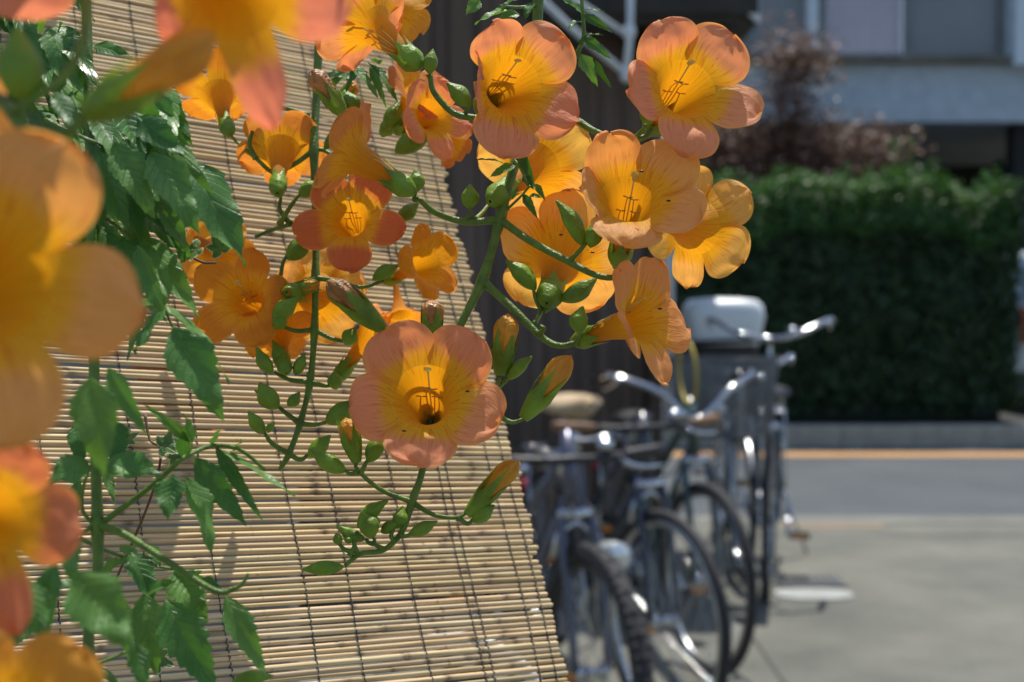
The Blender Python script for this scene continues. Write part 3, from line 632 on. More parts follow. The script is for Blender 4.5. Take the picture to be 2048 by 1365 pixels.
    if basket:
        zb, zt = R0 + .365, R0 + .365 + .325; y0 = baskoff
        def bq(u_, v_, z):    # u across, v fore-aft in -1..1
            k_ = .82 + .18 * (z - zb) / (zt - zb); return S(-.0 + .02 + v_ * .125 * k_ , y0 + u_ * .225 * k_, z)
        bs = thing_b = None
        for zz_, r_ in ((zt, .009), (zb, .007)):
            mb = MB(); loop = [bq(*q, zz_) for q in ((-1, -1), (1, -1), (1, 1), (-1, 1), (-1, -1))]; mb.tube(loop, r_, 6)
            if bs is None: bs = mb.build('basket', 'basket_grey', bkt)
            else: mb.build('lower_rim', 'basket_grey', bs)
        for k in range(17):
            z = zb + (zt - zb) * (k + 1) / 18; mb = MB(); pts = [bq(*q, z) for q in ((-1, -1), (1, -1), (1, 1), (-1, 1), (-1, -1))]
            for a_, b_ in zip(pts, pts[1:]):
                d_ = (b_ - a_).normalized(); nn = d_.cross(up); mb.box((a_ + b_) / 2, ((b_ - a_).length, .004, .0105), Matrix((d_, nn, up)).transposed())
            mb.build('slat', 'basket_grey', bs, False)
        mb = MB()
        for u_ in [i / 4 - 1 for i in range(9)]:
            for v_ in (-1, 1): mb.tube([bq(u_, v_, zb), bq(u_, v_, zt)], .0035, 5)
        for u_ in (-1, 1):
            for v_ in (-.5, 0, .5): mb.tube([bq(u_, v_, zb), bq(u_, v_, zt)], .0035, 5)
            for v_ in [i / 5 - 1 for i in range(11)]: pass
        for v_ in [i / 5 - 1 for i in range(11)]: mb.tube([bq(-1, v_, zb), bq(1, v_, zb)], .003, 4)
        mb.build('basket_ribs', 'basket_grey', bs, kind='stuff')
        mb = MB(); mb.tube([S(0, y0 * .5 + .05, R0), S(.03, y0 + .06, zb)], .004, 6).tube([S(0, y0 * .5 - .05, R0), S(.03, y0 - .06, zb)], .004, 6); mb.build('basket_stay', 'chrome', bs)
    return bkt, S, W
M['glass_lens'] = simple('lens', (.7, .74, .76), .08, metal=.6)
b1, S1, W1 = make_bike('nearest bicycle, grey-violet frame with knobbly tyres and low black handlebar', (GX(1186, 3.6), 3.6), 20, 'frame_grey', tyre=.026, knob=True, bars='flat', fender=None, barh=.86, sadh=.76, lamp=.63, rack=False, guard=False, rims='black_plastic', barmat='black_plastic')
b2, S2, W2 = make_bike('second bicycle from the bamboo blind, dark frame, brown grips and tan saddle', (GX(1330, 4.17), 4.17), 17, 'frame_dark', grip='cork', saddle='tan_leather', bars='flat', barh=.89, sadh=.93, fender=None, steer=10, lamp=False, barmat='black_plastic', sads=1.45, rims='alloy')
b3, S3, W3 = make_bike('third bicycle from the bamboo blind, dark green with silver rims and tall swept bars', (GX(1415, 4.78), 4.78), 12, 'frame_green', bars='tall', barh=.86, sadh=.82, steer=8, lamp=False, fender=None, rims='alloy')
b4, S4, W4 = make_bike('silver-forked bicycle with alloy mudguards, half hidden below the grey basket', (GX(1486, 6.45), 6.45), -4, 'frame_silver', bars='up', barh=.92, sadh=.80, steer=4, fender='alloy', lamp=False)
b5, S5, W5 = make_bike('farthest bicycle, with a grey slatted front basket and chrome raised handlebars', (GX(1537, 6.0), 6.0), -11.5, 'frame_dark', bars='up', barh=1.10, sadh=.84, basket=True, steer=0, baskoff=-.185, lamp=False, fender=None)
# white box on the rack behind the handlebars
wb_ = thing('carrier_box', 'white rounded carrier box behind the chrome handlebars of the farthest bicycle', 'box', (GX(1445, 7.15), 7.15, .73))
bx = Vector((GX(1445, 7.15), 7.15, 0)); rows = []
for i, (k_, z) in enumerate([(.7, .84), (.75, .86), (.86, 1.04), (1.0, 1.18), (.94, 1.235), (.8, 1.262), (.4, 1.272), (.01, 1.274)]):
    rows.append([bx + Vector((math.copysign(abs(math.cos(a)) ** .4, math.cos(a)) * .20 * k_, math.copysign(abs(math.sin(a)) ** .4, math.sin(a)) * .17 * k_, z)) for a in [2 * math.pi * q / 28 for q in range(28)]])
M['white_box'] = simple('white_plastic_lid', (.72, .76, .76), .35, var=.04)
mb = MB(); mb.grid(rows[2:], wrap=True); mb.build('lid', 'white_box', wb_)
mb = MB(); mb.grid(rows[:3], wrap=True); mb.f.append(tuple(range(28))); mb.build('lower_case', 'black_plastic', wb_)
mb = MB(); mb.tube([bx + Vector((-.20, -.175, 1.05)), bx + Vector((.20, -.175, 1.07))], .012, 6); mb.build('rim_strip', 'black_plastic', wb_)
# extra locks and covers
mb = MB(); c = P(1375, 745, 4.75); mb.torus(c, .105, .006, (1, .16, .05), 36, 8); tag(mb.build('cable_lock', 'yellow_cable'), 'yellow looped cable lock hanging from the handlebars of the green bicycle', 'lock')

# ------------------------------------------------------------------ bamboo blind
SD0 = .84
pu = Vector((-.22634, .88814, .39996)); pr = Vector((.81213, -.05464, .58091))          # right, up, forward components
def C2W(v): return CR * v.x + CU * v.y + CF * v.z
U = C2W(pu).normalized(); Rr = C2W(pr).normalized(); Rr = (Rr - U * Rr.dot(U)).normalized(); NN = Rr.cross(U).normalized()
if NN.dot(CAM - P(1137, 1365, SD0)) < 0: NN = -NN
O0 = P(1137, 1365, SD0)
blind = thing('bamboo_blind', 'leaning bamboo reed blind tied with dark cords, behind the flowers on the left', 'blind', tuple(O0 - U * .05 - Rr * .3))
def reed_mesh(seed):
    r = random.Random(seed); Ln = .80; nodes = sorted([r.uniform(.02, .1)] + [0.1 + k * .16 + r.uniform(-.05, .05) for k in range(5)])
    xs = [0, .0012]
    for q in nodes: xs += [q - .012, q - .0035, q - .0012, q, q + .0014, q + .0045, q + .014]
    xs += [k * .04 for k in range(1, 20)]
    xs = sorted(set([x for x in xs if 0 <= x < Ln])) + [Ln]
    ph = r.uniform(0, 6); am = r.uniform(.0001, .0005); rows = []; at = []; n = 8
    for x in xs:
        k = 1.0; a = 0.
        for q in nodes:
            d = (x - q)
            if abs(d) < .006: k = max(k, 1 + .13 * (1 - abs(d) / .006)); a = max(a, (1 - abs(d + .0005) / .0045) * r.uniform(.5, 1))
            if abs(d - .0014) < .0002: k = .93
        if x <= 0: k = .72
        rad = .00150 * k * (1 + .05 * math.sin(x * 9 + ph))
        oz = am * math.sin(x * 11 + ph) + .3 * am * math.sin(x * 29 + ph * 2)
        rows.append([Vector((-x, math.cos(2 * math.pi * j / n) * rad, oz + math.sin(2 * math.pi * j / n) * rad)) for j in range(n)]); at.append([max(0, a)] * n)
    mb = MB(); mb.grid(rows, at=at, wrap=True); mb.f.append(tuple(range(n)))
    fake = None
    me = bpy.data.meshes.new('reed'); me.from_pydata([tuple(v) for v in mb.v], [], mb.f); me.update()
    a_ = me.attributes.new('node', 'FLOAT', 'POINT'); a_.data.foreach_set('value', mb.at); me.polygons.foreach_set('use_smooth', [True] * len(me.polygons))
    me.materials.append(M['reed']); return me
rmesh = [reed_mesh(s) for s in range(14)]
rotm = Matrix((Rr, U.cross(Rr).normalized() * 1.0, U)).transposed()      # x along reed, z up the blind
pos = -.055; reeds = []; bo = Vector(blind['_o'])
rr_ = .0014
k = 0
while pos < .56:
    nr = rnd.choice([.00118, .0013, .00145, .00145, .00155, .0017])
    pos += rr_ + nr + rnd.uniform(.0001, .0009) ; rr_ = nr
    o = bpy.data.objects.new('reed', rnd.choice(rmesh)); COL.objects.link(o); o.parent = blind; o['_o'] = tuple(bo)
    sc = nr / .0015
    tilt = Matrix.Rotation(rnd.gauss(0, .0022), 4, 'Y') @ Matrix.Rotation(rnd.uniform(0, 6.28), 4, 'X')
    loc = O0 + U * pos + Rr * rnd.gauss(0, .0014) - NN * 0 - bo
    o.matrix_local = Matrix.Translation(loc) @ rotm.to_4x4() @ tilt @ Matrix.Diagonal((1, sc, sc, 1))
    g_ = rnd.uniform(.78, 1.12); o.color = (g_ * rnd.uniform(.96, 1.05), g_, g_ * rnd.uniform(.88, 1.08), 1); reeds.append((pos, nr))
# cords
def cord(sofs):
    for ph in (0, 1):
        pts = []
        for i, (p_, r_) in enumerate(reeds):
            side = 1 if (i + ph) % 2 else -1
            if True:
                jx = .0005 * side
                pts.append(O0 - Rr * (sofs + jx + .0012 * math.sin(i * .13 + sofs * 40)) + U * p_ + NN * (r_ + .0006) * side)
                if i < len(reeds) - 1:
                    pn, rn = reeds[i + 1]; pts.append(O0 - Rr * (sofs - jx * .3) + U * ((p_ + r_ + pn - rn) / 2) + NN * .0)
        mb = MB(); mb.tube(pts, .00036, 5); mb.build('cord', 'cord', blind)
def s_of(px, py):       # distance from the right edge along the reeds at a photo pixel
    q = P(px, py, 1) - CAM; t = (O0 - CAM).dot(NN) / q.dot(NN); return -(CAM + q * t - O0).dot(Rr)
for px, py in ((1083, 1232), (1049, 1228), (940, 1232), (880, 887), (765, 887), (642, 887), (556, 887), (455, 1310), (318, 1340)): cord(s_of(px, py))
for e in (1, 2, 3): cord(s_of(318, 1340) + .047 * e)
# things behind the blind
M['shop_wall'] = mat_sheet('grey_plaster', (.17, .17, .16), (.24, .235, .22), (.30, .29, .27), 4, 50)
M['terracotta'] = mat_sheet('terracotta', (.40, .15, .08), (.47, .18, .10), (.50, .21, .12), 9, 90)
wl_ = MB(); wl_.box((-1.05, 1.75, 1.2), (1.56, .08, 2.6)); tag(wl_.build('plaster_wall', 'shop_wall', None, False), 'grey plaster wall glimpsed through the gaps of the bamboo blind', 'wall')
sf = MB(); sf.box(tuple(P(350, 905, 1.06)), (.40, .12, .012)); tag(sf.build('shelf', 'twig', None, False), 'narrow brown shelf behind the left part of the blind', 'shelf')
tp = thing('flower_pot', 'terracotta flower trough showing orange between the reeds at the left', 'flower pot', tuple(P(350, 900, 1.06)))
c = P(368, 790, 1.06)
mb = MB(); rows = []
for z, k_ in ((-.036, .82), (.018, .98), (.0181, 1.06), (.030, 1.06), (.030, .96), (.0, .9)):
    rows.append([c + Vector((math.copysign(abs(math.cos(a)) ** .35, math.cos(a)) * .032 * k_, math.copysign(abs(math.sin(a)) ** .35, math.sin(a)) * .03 * k_, z)) for a in [2 * math.pi * q / 24 for q in range(24)]])
mb.grid(rows, wrap=True); mb.f.append(tuple(range(24))); mb.build('pot', 'terracotta', tp)
mb = MB(); mb.grid([[c + Vector((math.cos(a) * .026 * q, math.sin(a) * .024 * q, .012)) for a in [2 * math.pi * j / 16 for j in range(16)]] for q in (.01, 1)], wrap=True); mb.build('soil', 'soil', tp)

mb = MB(); mb.torus(P(915, 1470, 1.0), .068, .005, CF + CR * .2, 48, 8); tag(mb.build('hoop', 'white_box'), 'pale curved hoop faintly seen through the lower middle of the blind', 'hoop')

# ------------------------------------------------------------------ trumpet flowers
def frame_for(axis, roll):
    upv = CU.copy()
    e1 = upv - axis * upv.dot(axis)
    if e1.length < .25: e1 = (CU * .3 - CF) - axis * (CU * .3 - CF).dot(axis)
    e1.normalize(); e2 = e1.cross(axis)
    c, s = math.cos(R(roll)), math.sin(R(roll))
    return (e1 * c + e2 * s), (e2 * c - e1 * s)
def calyx_mesh(base, axis, e1, e2, ln, rad, seed=0, teeth=.40, flare=.0, ful=.30):
    r = random.Random(seed); mb = MB(); nr, nc = 14, 40; rows = []
    tl = [r.uniform(.85, 1.12) for _ in range(5)]
    for i in range(nr + 1):
        s = i / nr; row = []
        for j in range(nc):
            th = 2 * math.pi * j / nc; q = (j / nc * 5) % 1; tri = 1 - abs(q - .5) * 2   # 1 at tooth tip
            tt = tl[int(j / nc * 5) % 5]
            top = (1 - teeth) + teeth * tri ** 1.35 * tt
            z = s * top
            prof = .38 + .62 * min(1, (z / ful)) ** .75 if z < ful else 1 - .10 * (z - ful)
            if z > 1 - teeth: prof += flare * ((z - 1 + teeth) / teeth) ** 1.5
            ridge = 1 + .07 * (abs(math.cos(2.5 * th)) ** 3) * min(1, z * 4)
            rr = rad * prof * ridge * (1 - .12 * (z > 1 - teeth) * (1 - tri))
            row.append(base + axis * z * ln + (e1 * math.cos(th) + e2 * math.sin(th)) * rr)
        rows.append(row)
    rows.insert(0, [base + (e1 * math.cos(2 * math.pi * j / nc) + e2 * math.sin(2 * math.pi * j / nc)) * rad * .12 for j in range(nc)])
    mb.grid(rows, wrap=True); return mb
PETW = .0178
def flower(shoot, T, B, d, face, diam, col, roll=0, lobes=None, seed=0, parts=True, opn=1.0, label=None, mouth=1.0, L0=.060, crad=.0073, calyx=True):
    r = random.Random(seed * 31 + 5); S = diam * (d + DOFF) / F / .074
    T0 = P(T[0], T[1], d); lat = (T0 - P(B[0], B[1], d)).length; L = L0 * S
    if lat > L * .985: L = lat / .985
    B0 = P(B[0], B[1], d + face * math.sqrt(max(0, L * L - lat * lat)))
    axis = (T0 - B0).normalized(); e1, e2 = frame_for(axis, roll)
    rm = .0175 * S * mouth
    prof = [(-1, .0032), (-.86, .0042), (-.62, .0056), (-.45, .0068), (-.30, .0090), (-.19, .0115), (-.10, .0129), (-.04, .0157), (0, .0175)]
    mb = MB(); rows = []; uvs = []; nc = 40
    for i, (z, rr) in enumerate(prof):
        v = .42 * (i / (len(prof) - 1)) ** 1.0
        rows.append([T0 + axis * z * L + (e1 * math.cos(2 * math.pi * j / nc) * (1.0) + e2 * math.sin(2 * math.pi * j / nc)) * rr * S * (mouth if z > -.3 else 1) for j in range(nc + 1)])
        uvs.append([(5 * j / nc, v) for j in range(nc + 1)])
    mb.grid(rows, uvs)
    fl = mb.build('flower', 'petal', shoot, attr='rim', col=col, label=label)
    for k in range(5):
        lb = dict(len=1, wid=1, a0=42, a1=96, cup=0, ruf=1, tw=0, side=0)
        if k in (0, 4): lb.update(a1=80, len=1.05)      # two upper lobes stand more upright
        if lobes and k in lobes: lb.update(lobes[k])
        th = R(36 + 72 * k); er = e1 * math.cos(th) + e2 * math.sin(th); et = -e1 * math.sin(th) + e2 * math.cos(th)
        ln = .0232 * S * lb['len'] * r.uniform(.96, 1.05); W_ = PETW * S * lb['wid'] * r.uniform(.88, 1.08); lb['ruf'] *= r.uniform(1.1, 2.3); crz = r.uniform(-.6, .6); crk = r.uniform(.3, 1.1)
        a0, a1 = R(lb['a0']), R(lb['a1'] * (opn if lb['a1'] > 60 else 1) + r.uniform(-9, 9))
        ns, ntt = 22, 17; cr_ = rm; rows = []; uvs = []; at = []
        ss = [1 - (1 - i / ns) ** 1.55 for i in range(ns + 1)]
        p1, p2, p3 = r.uniform(0, 6), r.uniform(0, 6), r.uniform(0, 6); fr = r.uniform(2.2, 3.6)
        rc, zc = rm, 0.; sp = 0.; cl = []
        for s in [i / 200 for i in range(201)]:
            ph = a0 + (a1 - a0) * s ** .75; cl.append((rc, zc, ph)); rc += math.sin(ph) * ln / 200; zc += math.cos(ph) * ln / 200
        wb = rm * math.sin(R(36.6)) * 1.0
        for s in ss:
            wv = wb + (W_ - wb) * (1 - (1 - min(1, s / .5)) ** 2) if s < .5 else W_
            if s > .38: wv *= max(.0, 1 - ((s - .38) / .62) ** 2.5) ** .5
            row = []; uvr = []; atr = []
            for j in range(ntt):
                t = -1 + 2 * j / (ntt - 1)
                sl = min(1, s * (1 + s * s * (.035 * math.sin(t * fr + p1) + .018 * math.sin(t * 9 + p2) + .011 * math.sin(t * 23 + p3) - .03 * (1 - abs(t)) ** 3)) )
                sl = max(0, sl) ; i_ = min(200, sl * 200); i0 = int(i_); i1 = min(200, i0 + 1); f_ = i_ - i0
                a_, b_ = cl[i0], cl[i1]; rc, zc, ph = [a_[q] + (b_[q] - a_[q]) * f_ for q in range(3)]
                be = t * R(36.6)
                rad = rc - rm * (1 - math.cos(be)) * (1 - s) ** 1.5
                mb_ = min(1, s * 4); lat_ = (t * mb_ + math.sin(be) / math.sin(R(36.6)) * (1 - mb_)) * wv + lb['side'] * S * .006 * s * s
                nrm = -er * math.cos(ph) + axis * math.sin(ph)
                off = S * (.0011 * t * min(1, s * 3) + lb['cup'] * .004 * t * t * s * (1 if s < .9 else 1)
                           + lb['ruf'] * (.0011 * s ** 1.3 * math.sin(t * fr + p2) + .00075 * s ** 2 * abs(t) * math.sin(t * 7 + s * 4 + p3) + .0009 * s * s * math.sin(s * 5 + p1)))
                off += S * .0010 * crk * math.exp(-((t - crz - .2 * s) / .10) ** 2) * s * (1.2 - s)
                off += S * .0020 * s * noise.noise(Vector((t * 2.3 + p1 * 5, s * 3.2 + p2 * 3, k + seed))) + S * .0007 * s * noise.noise(Vector((t * 6 + p1, s * 8 + p2, k + seed)))
                off += -S * .0016 * (s ** 4) * 1.2 + lb['tw'] * S * .004 * t * s
                # sides roll gently backwards near the rim of the lobe
                off -= S * .0018 * abs(t) ** 3 * math.sin(math.pi * min(1, s))
                # deeper groove along each lobe in the throat
                off -= S * .0009 * (1 - s) ** 2 * min(1, s * 8) * (1 - t * t) * .5
                row.append(T0 + er * rad + et * lat_ + axis * zc + nrm * off)
                uvr.append(((t + 1) / 2 + k, .42 + .58 * s)); ed = max(0, (abs(t) - .86) / .14) * (1 if s > .2 else 0) * .65; ed = max(ed, max(0, (s - .965) / .035) * .75); atr.append(ed * (.4 + .6 * abs(math.sin(t * 5 + p1))))
            rows.append(row); uvs.append(uvr); at.append(atr)
        mb = MB(); mb.grid(rows, uvs, at)
        cc = tuple(max(0, c * r.uniform(.95, 1.05)) for c in col)
        mb.build('petal', 'petal', fl, attr='rim', col=cc)
    if calyx:
        calyx_mesh(B0 - axis * .001, axis, e1, e2, min(.031 * S, L * .54), crad * S, seed, .42, .15).build('calyx', 'calyx', fl)
    if parts:
        for q, (an, h) in enumerate(((-34, -.30), (30, -.30), (-13, -.12), (14, -.14))):
            th = R(an); er = e1 * math.cos(th) + e2 * math.sin(th); pts = []
            for t in [i / 8 for i in range(9)]:
                z = -.75 + (h + .75) * t; rr = (.004 + .0072 * math.sin(t * 1.9) ** 1.5 - (.003 * t * t)) * S
                pts.append(T0 + axis * z * L + er * rr)
            mb = MB(); mb.tube(pts, .00036 * S, 6); sm = mb.build('stamen', 'stamen', fl)
            tip = pts[-1]
            for s in (-1, 1):
                dd = (e2 * s + axis * .25).normalized(); mb = MB(); mb.ell(tip + dd * .0016 * S, (dd * .0016 * S, e1 * .0004 * S, axis * .0005 * S), 8, 6); mb.build('anther', 'anther', sm) if False else mb.build('anther', 'anther', shoot if False else fl)
        pts = [T0 + axis * (-.8 + .86 * t) * L + e1 * (.004 + .0085 * t ** 1.3 - .0 * t) * S for t in [i / 8 for i in range(9)]]
        mb = MB(); mb.tube(pts, .00048 * S, 6)
        tip = pts[-1]; mb.ell(tip + axis * .0026 * S + e1 * .0004 * S, (e2 * .0021 * S, e1 * .0005 * S, axis * .0032 * S), 10, 8); mb.build('pistil', 'pistil', fl)
    return fl, B0
def green_bud(shoot, B, T, d, wpx=None, dd=0., seed=0, mat='calyx'):
    b, t = P(B[0], B[1], d), P(T[0], T[1], d + dd); ax = (t - b); ln = ax.length; ax.normalize(); r = random.Random(seed * 7 + 1)
    e1, e2 = frame_for(ax, r.uniform(0, 72)); w_ = (wpx * d / F / 2) if wpx else ln * .21
    side = (e1 * r.uniform(-1, 1) + e2 * r.uniform(-1, 1)) * ln * .06
    rows = []; n = 30; m = 18
    for i in range(m + 1):
        s = i / m; rr = w_ * (math.sin(math.pi * min(1, s ** .78 * .93)) ** .85) if s < 1 else w_ * .01
        rr = max(w_ * .10 * (1 - s), rr * (1 - .55 * max(0, s - .6) / .4))
        cc = b + ax * ln * s + side * math.sin(math.pi * s)
        rows.append([cc + (e1 * math.cos(2 * math.pi * k / n) + e2 * math.sin(2 * math.pi * k / n)) * rr * (1 + .10 * abs(math.cos(2.5 * 2 * math.pi * k / n)) ** 2.5) for k in range(n)])
    mb = MB(); mb.grid(rows, wrap=True); return mb.build('bud', mat, shoot)
def open_bud(shoot, B, T, d, wpx, dd=0., seed=0, mat='bud_petal', cal=.62):
    b, t = P(B[0], B[1], d), P(T[0], T[1], d + dd); ax = (t - b); ln = ax.length; ax.normalize(); r = random.Random(seed * 7 + 1)
    e1, e2 = frame_for(ax, r.uniform(0, 72)); w_ = wpx * .92 * d / F / 2
    rows = []; n = 45; m = 20
    pr_ = [(0, .25), (.25, .52), (.5, .74), (.68, .88), (.78, .92), (.86, .80), (.93, .55), (.98, .26), (1.0, .03)]
    for i in range(m + 1):
        s = i / m
        for a_, c_ in zip(pr_, pr_[1:]):
            if a_[0] <= s <= c_[0]: rr = a_[1] + (c_[1] - a_[1]) * (s - a_[0]) / (c_[0] - a_[0]); break
        row = []
        for k in range(n):
            th = 2 * math.pi * k / n; f_ = abs(math.cos(2.5 * th + 1.6 * s)); lump = 1 - .30 * (1 - f_) ** 2 * max(0, (s - .35)) / .5 + .06 * math.sin(3 * th + 7 * s + seed)
            row.append(b + ax * ln * (s + .03 * math.sin(th + seed) * max(0, s - .6)) + (e1 * math.cos(th) + e2 * math.sin(th)) * w_ * rr * lump)
        rows.append(row)
    mb = MB(); mb.grid(rows, wrap=True); o = mb.build('bud', mat, shoot)
    calyx_mesh(b, ax, e1, e2, ln * cal * 1.3, w_ * .93, seed, .56, .02, .55).build('calyx', 'calyx', o)
    return o
def stalk(shoot, pts, r0, r1, name='stalk', mat='stem', swell=()):
    q = catmull([P(*p) for p in pts], 7); m = len(q)
    rad = [r0 + (r1 - r0) * i / (m - 1) for i in range(m)]
    rad[0] *= 1.35; rad[1] *= 1.12
    for s in swell:
        c = P(*s)
        for i in range(m):
            dd = (q[i] - c).length; rad[i] *= 1 + .38 * math.exp(-(dd / (r0 * 2.2)) ** 2)
    mb = MB(); mb.tube(q, rad, 12); return mb.build(name, mat, shoot)

# ------------------------------------------------------------------ leaves
def leaflet(par, B, T, wpx, dB=None, dT=None, bank=0., fold=.18, bend=.12, teeth=8, tooth=.12, mat='leaf', seed=0, curl=0., name='leaflet', nvec=None):
    """B, T = (px, py, depth)"""
    b, t = P(*B), P(*T); ax = t - b; ln = ax.length; ax.normalize(); r = random.Random(int(B[0] * 13 + B[1] * 7 + T[0] + seed))
    d = (B[2] + T[2]) / 2; Wd = wpx * d / F / 2
    nv = nvec if nvec is not None else (-CF * .6 + Vector((0, 0, 1)) * .7 + CR * r.uniform(-.3, .4))
    nv = nv - ax * nv.dot(ax)
    nv = nv.normalized() if nv.length > .05 else ax.orthogonal().normalized()
    sd = ax.cross(nv); c, s_ = math.cos(R(bank)), math.sin(R(bank)); nv, sd = nv * c + sd * s_, sd * c - nv * s_
    q_ = 5; ns = teeth * q_; nt_ = 6; rows = []; uvs = []; at = []
    wob = r.uniform(0, 6)
    for i in range(ns + 1):
        s = i / ns
        base = (math.sin(math.pi * min(1, s) ** .62)) ** .8 if s < 1 else 0
        w = (min(1, s / .28) ** .75 if s < .28 else 1) * (max(0, 1 - max(0, s - .28) / .72) ** .82) * 1.12
        w = min(w, 1.03) if s > 0 else .03
        if s > .88: w = max(.018 * (1 - s) * 20, w * .8)
        saw = ((s * teeth) % 1)
        row = []; uvr = []; atr = []
        for j in range(-nt_, nt_ + 1):
            tt = j / nt_; a = abs(tt)
            ww = w; adv = 0
            if a > .8 and 0 < s < .97:
                k = (a - .8) / .2; ww = w * (1 + k * tooth * (saw - .35) * 1.5); adv = k * tooth * .45 * saw / teeth
            rel = abs(math.sin(math.pi * (teeth * s - 1.7 * a))) * .045 * (1 - a * .3) * min(1, s * 5) * (1 - s)
            x = s + adv + .10 * a * w * Wd / ln
            z = -bend * x * x * ln + fold * a * ww * Wd - curl * (a ** 2) * ww * Wd + rel * Wd * 1.5 + .08 * Wd * math.sin(s * 7 + tt * 2 + wob) + .13 * Wd * a * a * math.sin(s * 13 + wob + (3 if tt > 0 else 0))
            row.append(b + ax * (x * ln) + sd * (tt * ww * Wd) + nv * z)
            uvr.append((tt, s)); atr.append(1. if a > .88 else 0.)
        rows.append(row); uvs.append(uvr); at.append(atr)
    mb = MB(); mb.grid(rows, uvs, at); return mb.build(name, mat, par, attr='rim')
def ivy_leaf(par, c, size, d, rot, bank=20, seed=0):
    """five-pointed ivy leaf; c centre pixel, size px, rot direction of tip in degrees (0 = right, -90 = down in the photo)"""
    o = P(c[0], c[1], d); a = R(rot); ax = CR * math.cos(a) + CU * math.sin(a); nv = (-CF + Vector((0, 0, .4)) + CR * .2); nv = (nv - ax * nv.dot(ax)).normalized(); sd = ax.cross(nv)
    c_, s_ = math.cos(R(bank)), math.sin(R(bank)); nv, sd = nv * c_ + sd * s_, sd * c_ - nv * s_
    S = size * d / F / 2; r = random.Random(seed)
    keys = [(0, 1.15), (18, .72), (30, .55), (52, .88), (70, .60), (88, .50), (112, .72), (135, .55), (165, .35), (180, .12)]
    def rad(t):
        t = abs(t)
        for k0, k1 in zip(keys, keys[1:]):
            if k0[0] <= t <= k1[0]: return k0[1] + (k1[1] - k0[1]) * (t - k0[0]) / (k1[0] - k0[0])
        return .1
    rows = []; uvs = []; at = []; n = 72
    for q in (.02, .3, .55, .75, .88, .93, 1):
        row = []; uvr = []
        for k in range(n + 1):
            t = -180 + 360 * k / n; rr = rad(t) * q * S * (1 + .05 * math.sin(t * .9 + seed))
            x, y = rr * math.cos(R(t)), rr * math.sin(R(t)); z = .16 * abs(y) - .10 * x * x / S + .05 * S * math.sin(R(t) * 5) * q * q
            row.append(o + ax * x + sd * y + nv * z); uvr.append((math.sin(R(t)) * q, (math.cos(R(t)) * q + 1) / 2))
        rows.append(row); uvs.append(uvr); at.append([1. if q > .9 else 0.] * (n + 1))
    mb = MB(); mb.grid(rows, uvs, at); return mb.build('leaf', 'ivy', par, attr='rim')
SAL = (.95, .39, .19); SAL2 = (.95, .40, .21); ORG = (.96, .47, .15); YEL = (.96, .57, .15); DOR = (.88, .35, .09); PINK = (.92, .34, .23)

# ---- right shoot
s1 = thing('flowering_vine_shoot', 'sharply seen trumpet vine shoot hanging at the centre right, with six open orange flowers', 'vine shoot', tuple(P(1077, -60, .72)))
stalk(s1, [(1077, -60, .72), (1075, 40, .72), (1062, 180, .715), (1040, 290, .71), (1015, 380, .70), (1000, 440, .70), (965, 560, .695), (915, 665, .69), (870, 800, .70), (845, 940, .69), (825, 1000, .685), (805, 1062, .68), (768, 1100, .678), (722, 1108, .678), (690, 1132, .678)], .0029, .0010, 'stem', swell=[(1000, 440, .70), (965, 560, .695), (825, 1000, .685)])
flower(s1, (1022, 172), (962, 218), .665, 1, 268, SAL2, roll=10, seed=1, label='salmon flower at the top centre, hood lobes curled over its throat',
       lobes={4: dict(a1=48, a0=25, len=1.05), 0: dict(a1=62, len=1.1), 1: dict(a1=92, len=1.1), 2: dict(a1=86, len=1.2, wid=1.05), 3: dict(a0=20, a1=10, len=.9)}, mouth=1.0)
flower(s1, (1372, 178), (1298, 262), .66, 1, 270, SAL2, roll=8, seed=2, label='salmon-pink flower at the top right, pale rims, two upright lobes',
       lobes={4: dict(a1=58, a0=30, len=1.05, wid=1.1), 0: dict(a1=66, len=1.12, wid=1.1), 1: dict(a1=88, len=1.22), 2: dict(a1=84, len=1.2), 3: dict(a0=38, a1=84, len=1.1)})
flower(s1, (1262, 398), (1236, 530), .655, 1, 262, ORG, roll=12, seed=3, label='orange flower with dark stamens right of the stem, one lobe curled forward',
       lobes={4: dict(a1=40, a0=22, len=1.25, wid=1.05), 0: dict(a1=72, len=1.3, wid=1.15), 1: dict(a1=92, len=1.2, wid=1.15), 2: dict(a1=90, len=1.15, wid=1.1), 3: dict(a0=26, a1=35, len=.8)})
flower(s1, (1392, 455), (1290, 440), .715, -1, 235, YEL, roll=-20, seed=4, label='yellow-orange flower tucked behind the right side of the orange one', parts=False,
       lobes={0: dict(a1=80), 1: dict(a1=90, len=1.2, wid=1.1), 2: dict(a1=60, len=1.2, wid=.7)})
flower(s1, (1068, 335), (982, 402), .735, -1, 235, YEL, roll=-30, seed=5, parts=False, label='yellow flower behind the stem below the top centre flower, seen from outside',
       lobes={0: dict(len=1.15), 1: dict(len=1.2, wid=1.1)})
flower(s1, (1122, 520), (1094, 605), .735, -1, 262, YEL, roll=25, seed=6, parts=False, label='yellow-orange flower behind the branch, seen from outside above its green calyx', opn=.95, L0=.05)
flower(s1, (1282, 640), (1148, 684), .66, 1, 222, (.95, .42, .13), roll=-8, seed=7, label='side-on orange flower at the lower right, trumpet pointing right',
       lobes={0: dict(a1=85, len=1.3, wid=1.2), 4: dict(a1=70, len=1.25, wid=1.1), 1: dict(a1=88, len=1.3, wid=1.25), 2: dict(a1=112, len=1.4, wid=1.0), 3: dict(a1=80, len=1.0)}, L0=.060, mouth=.95)
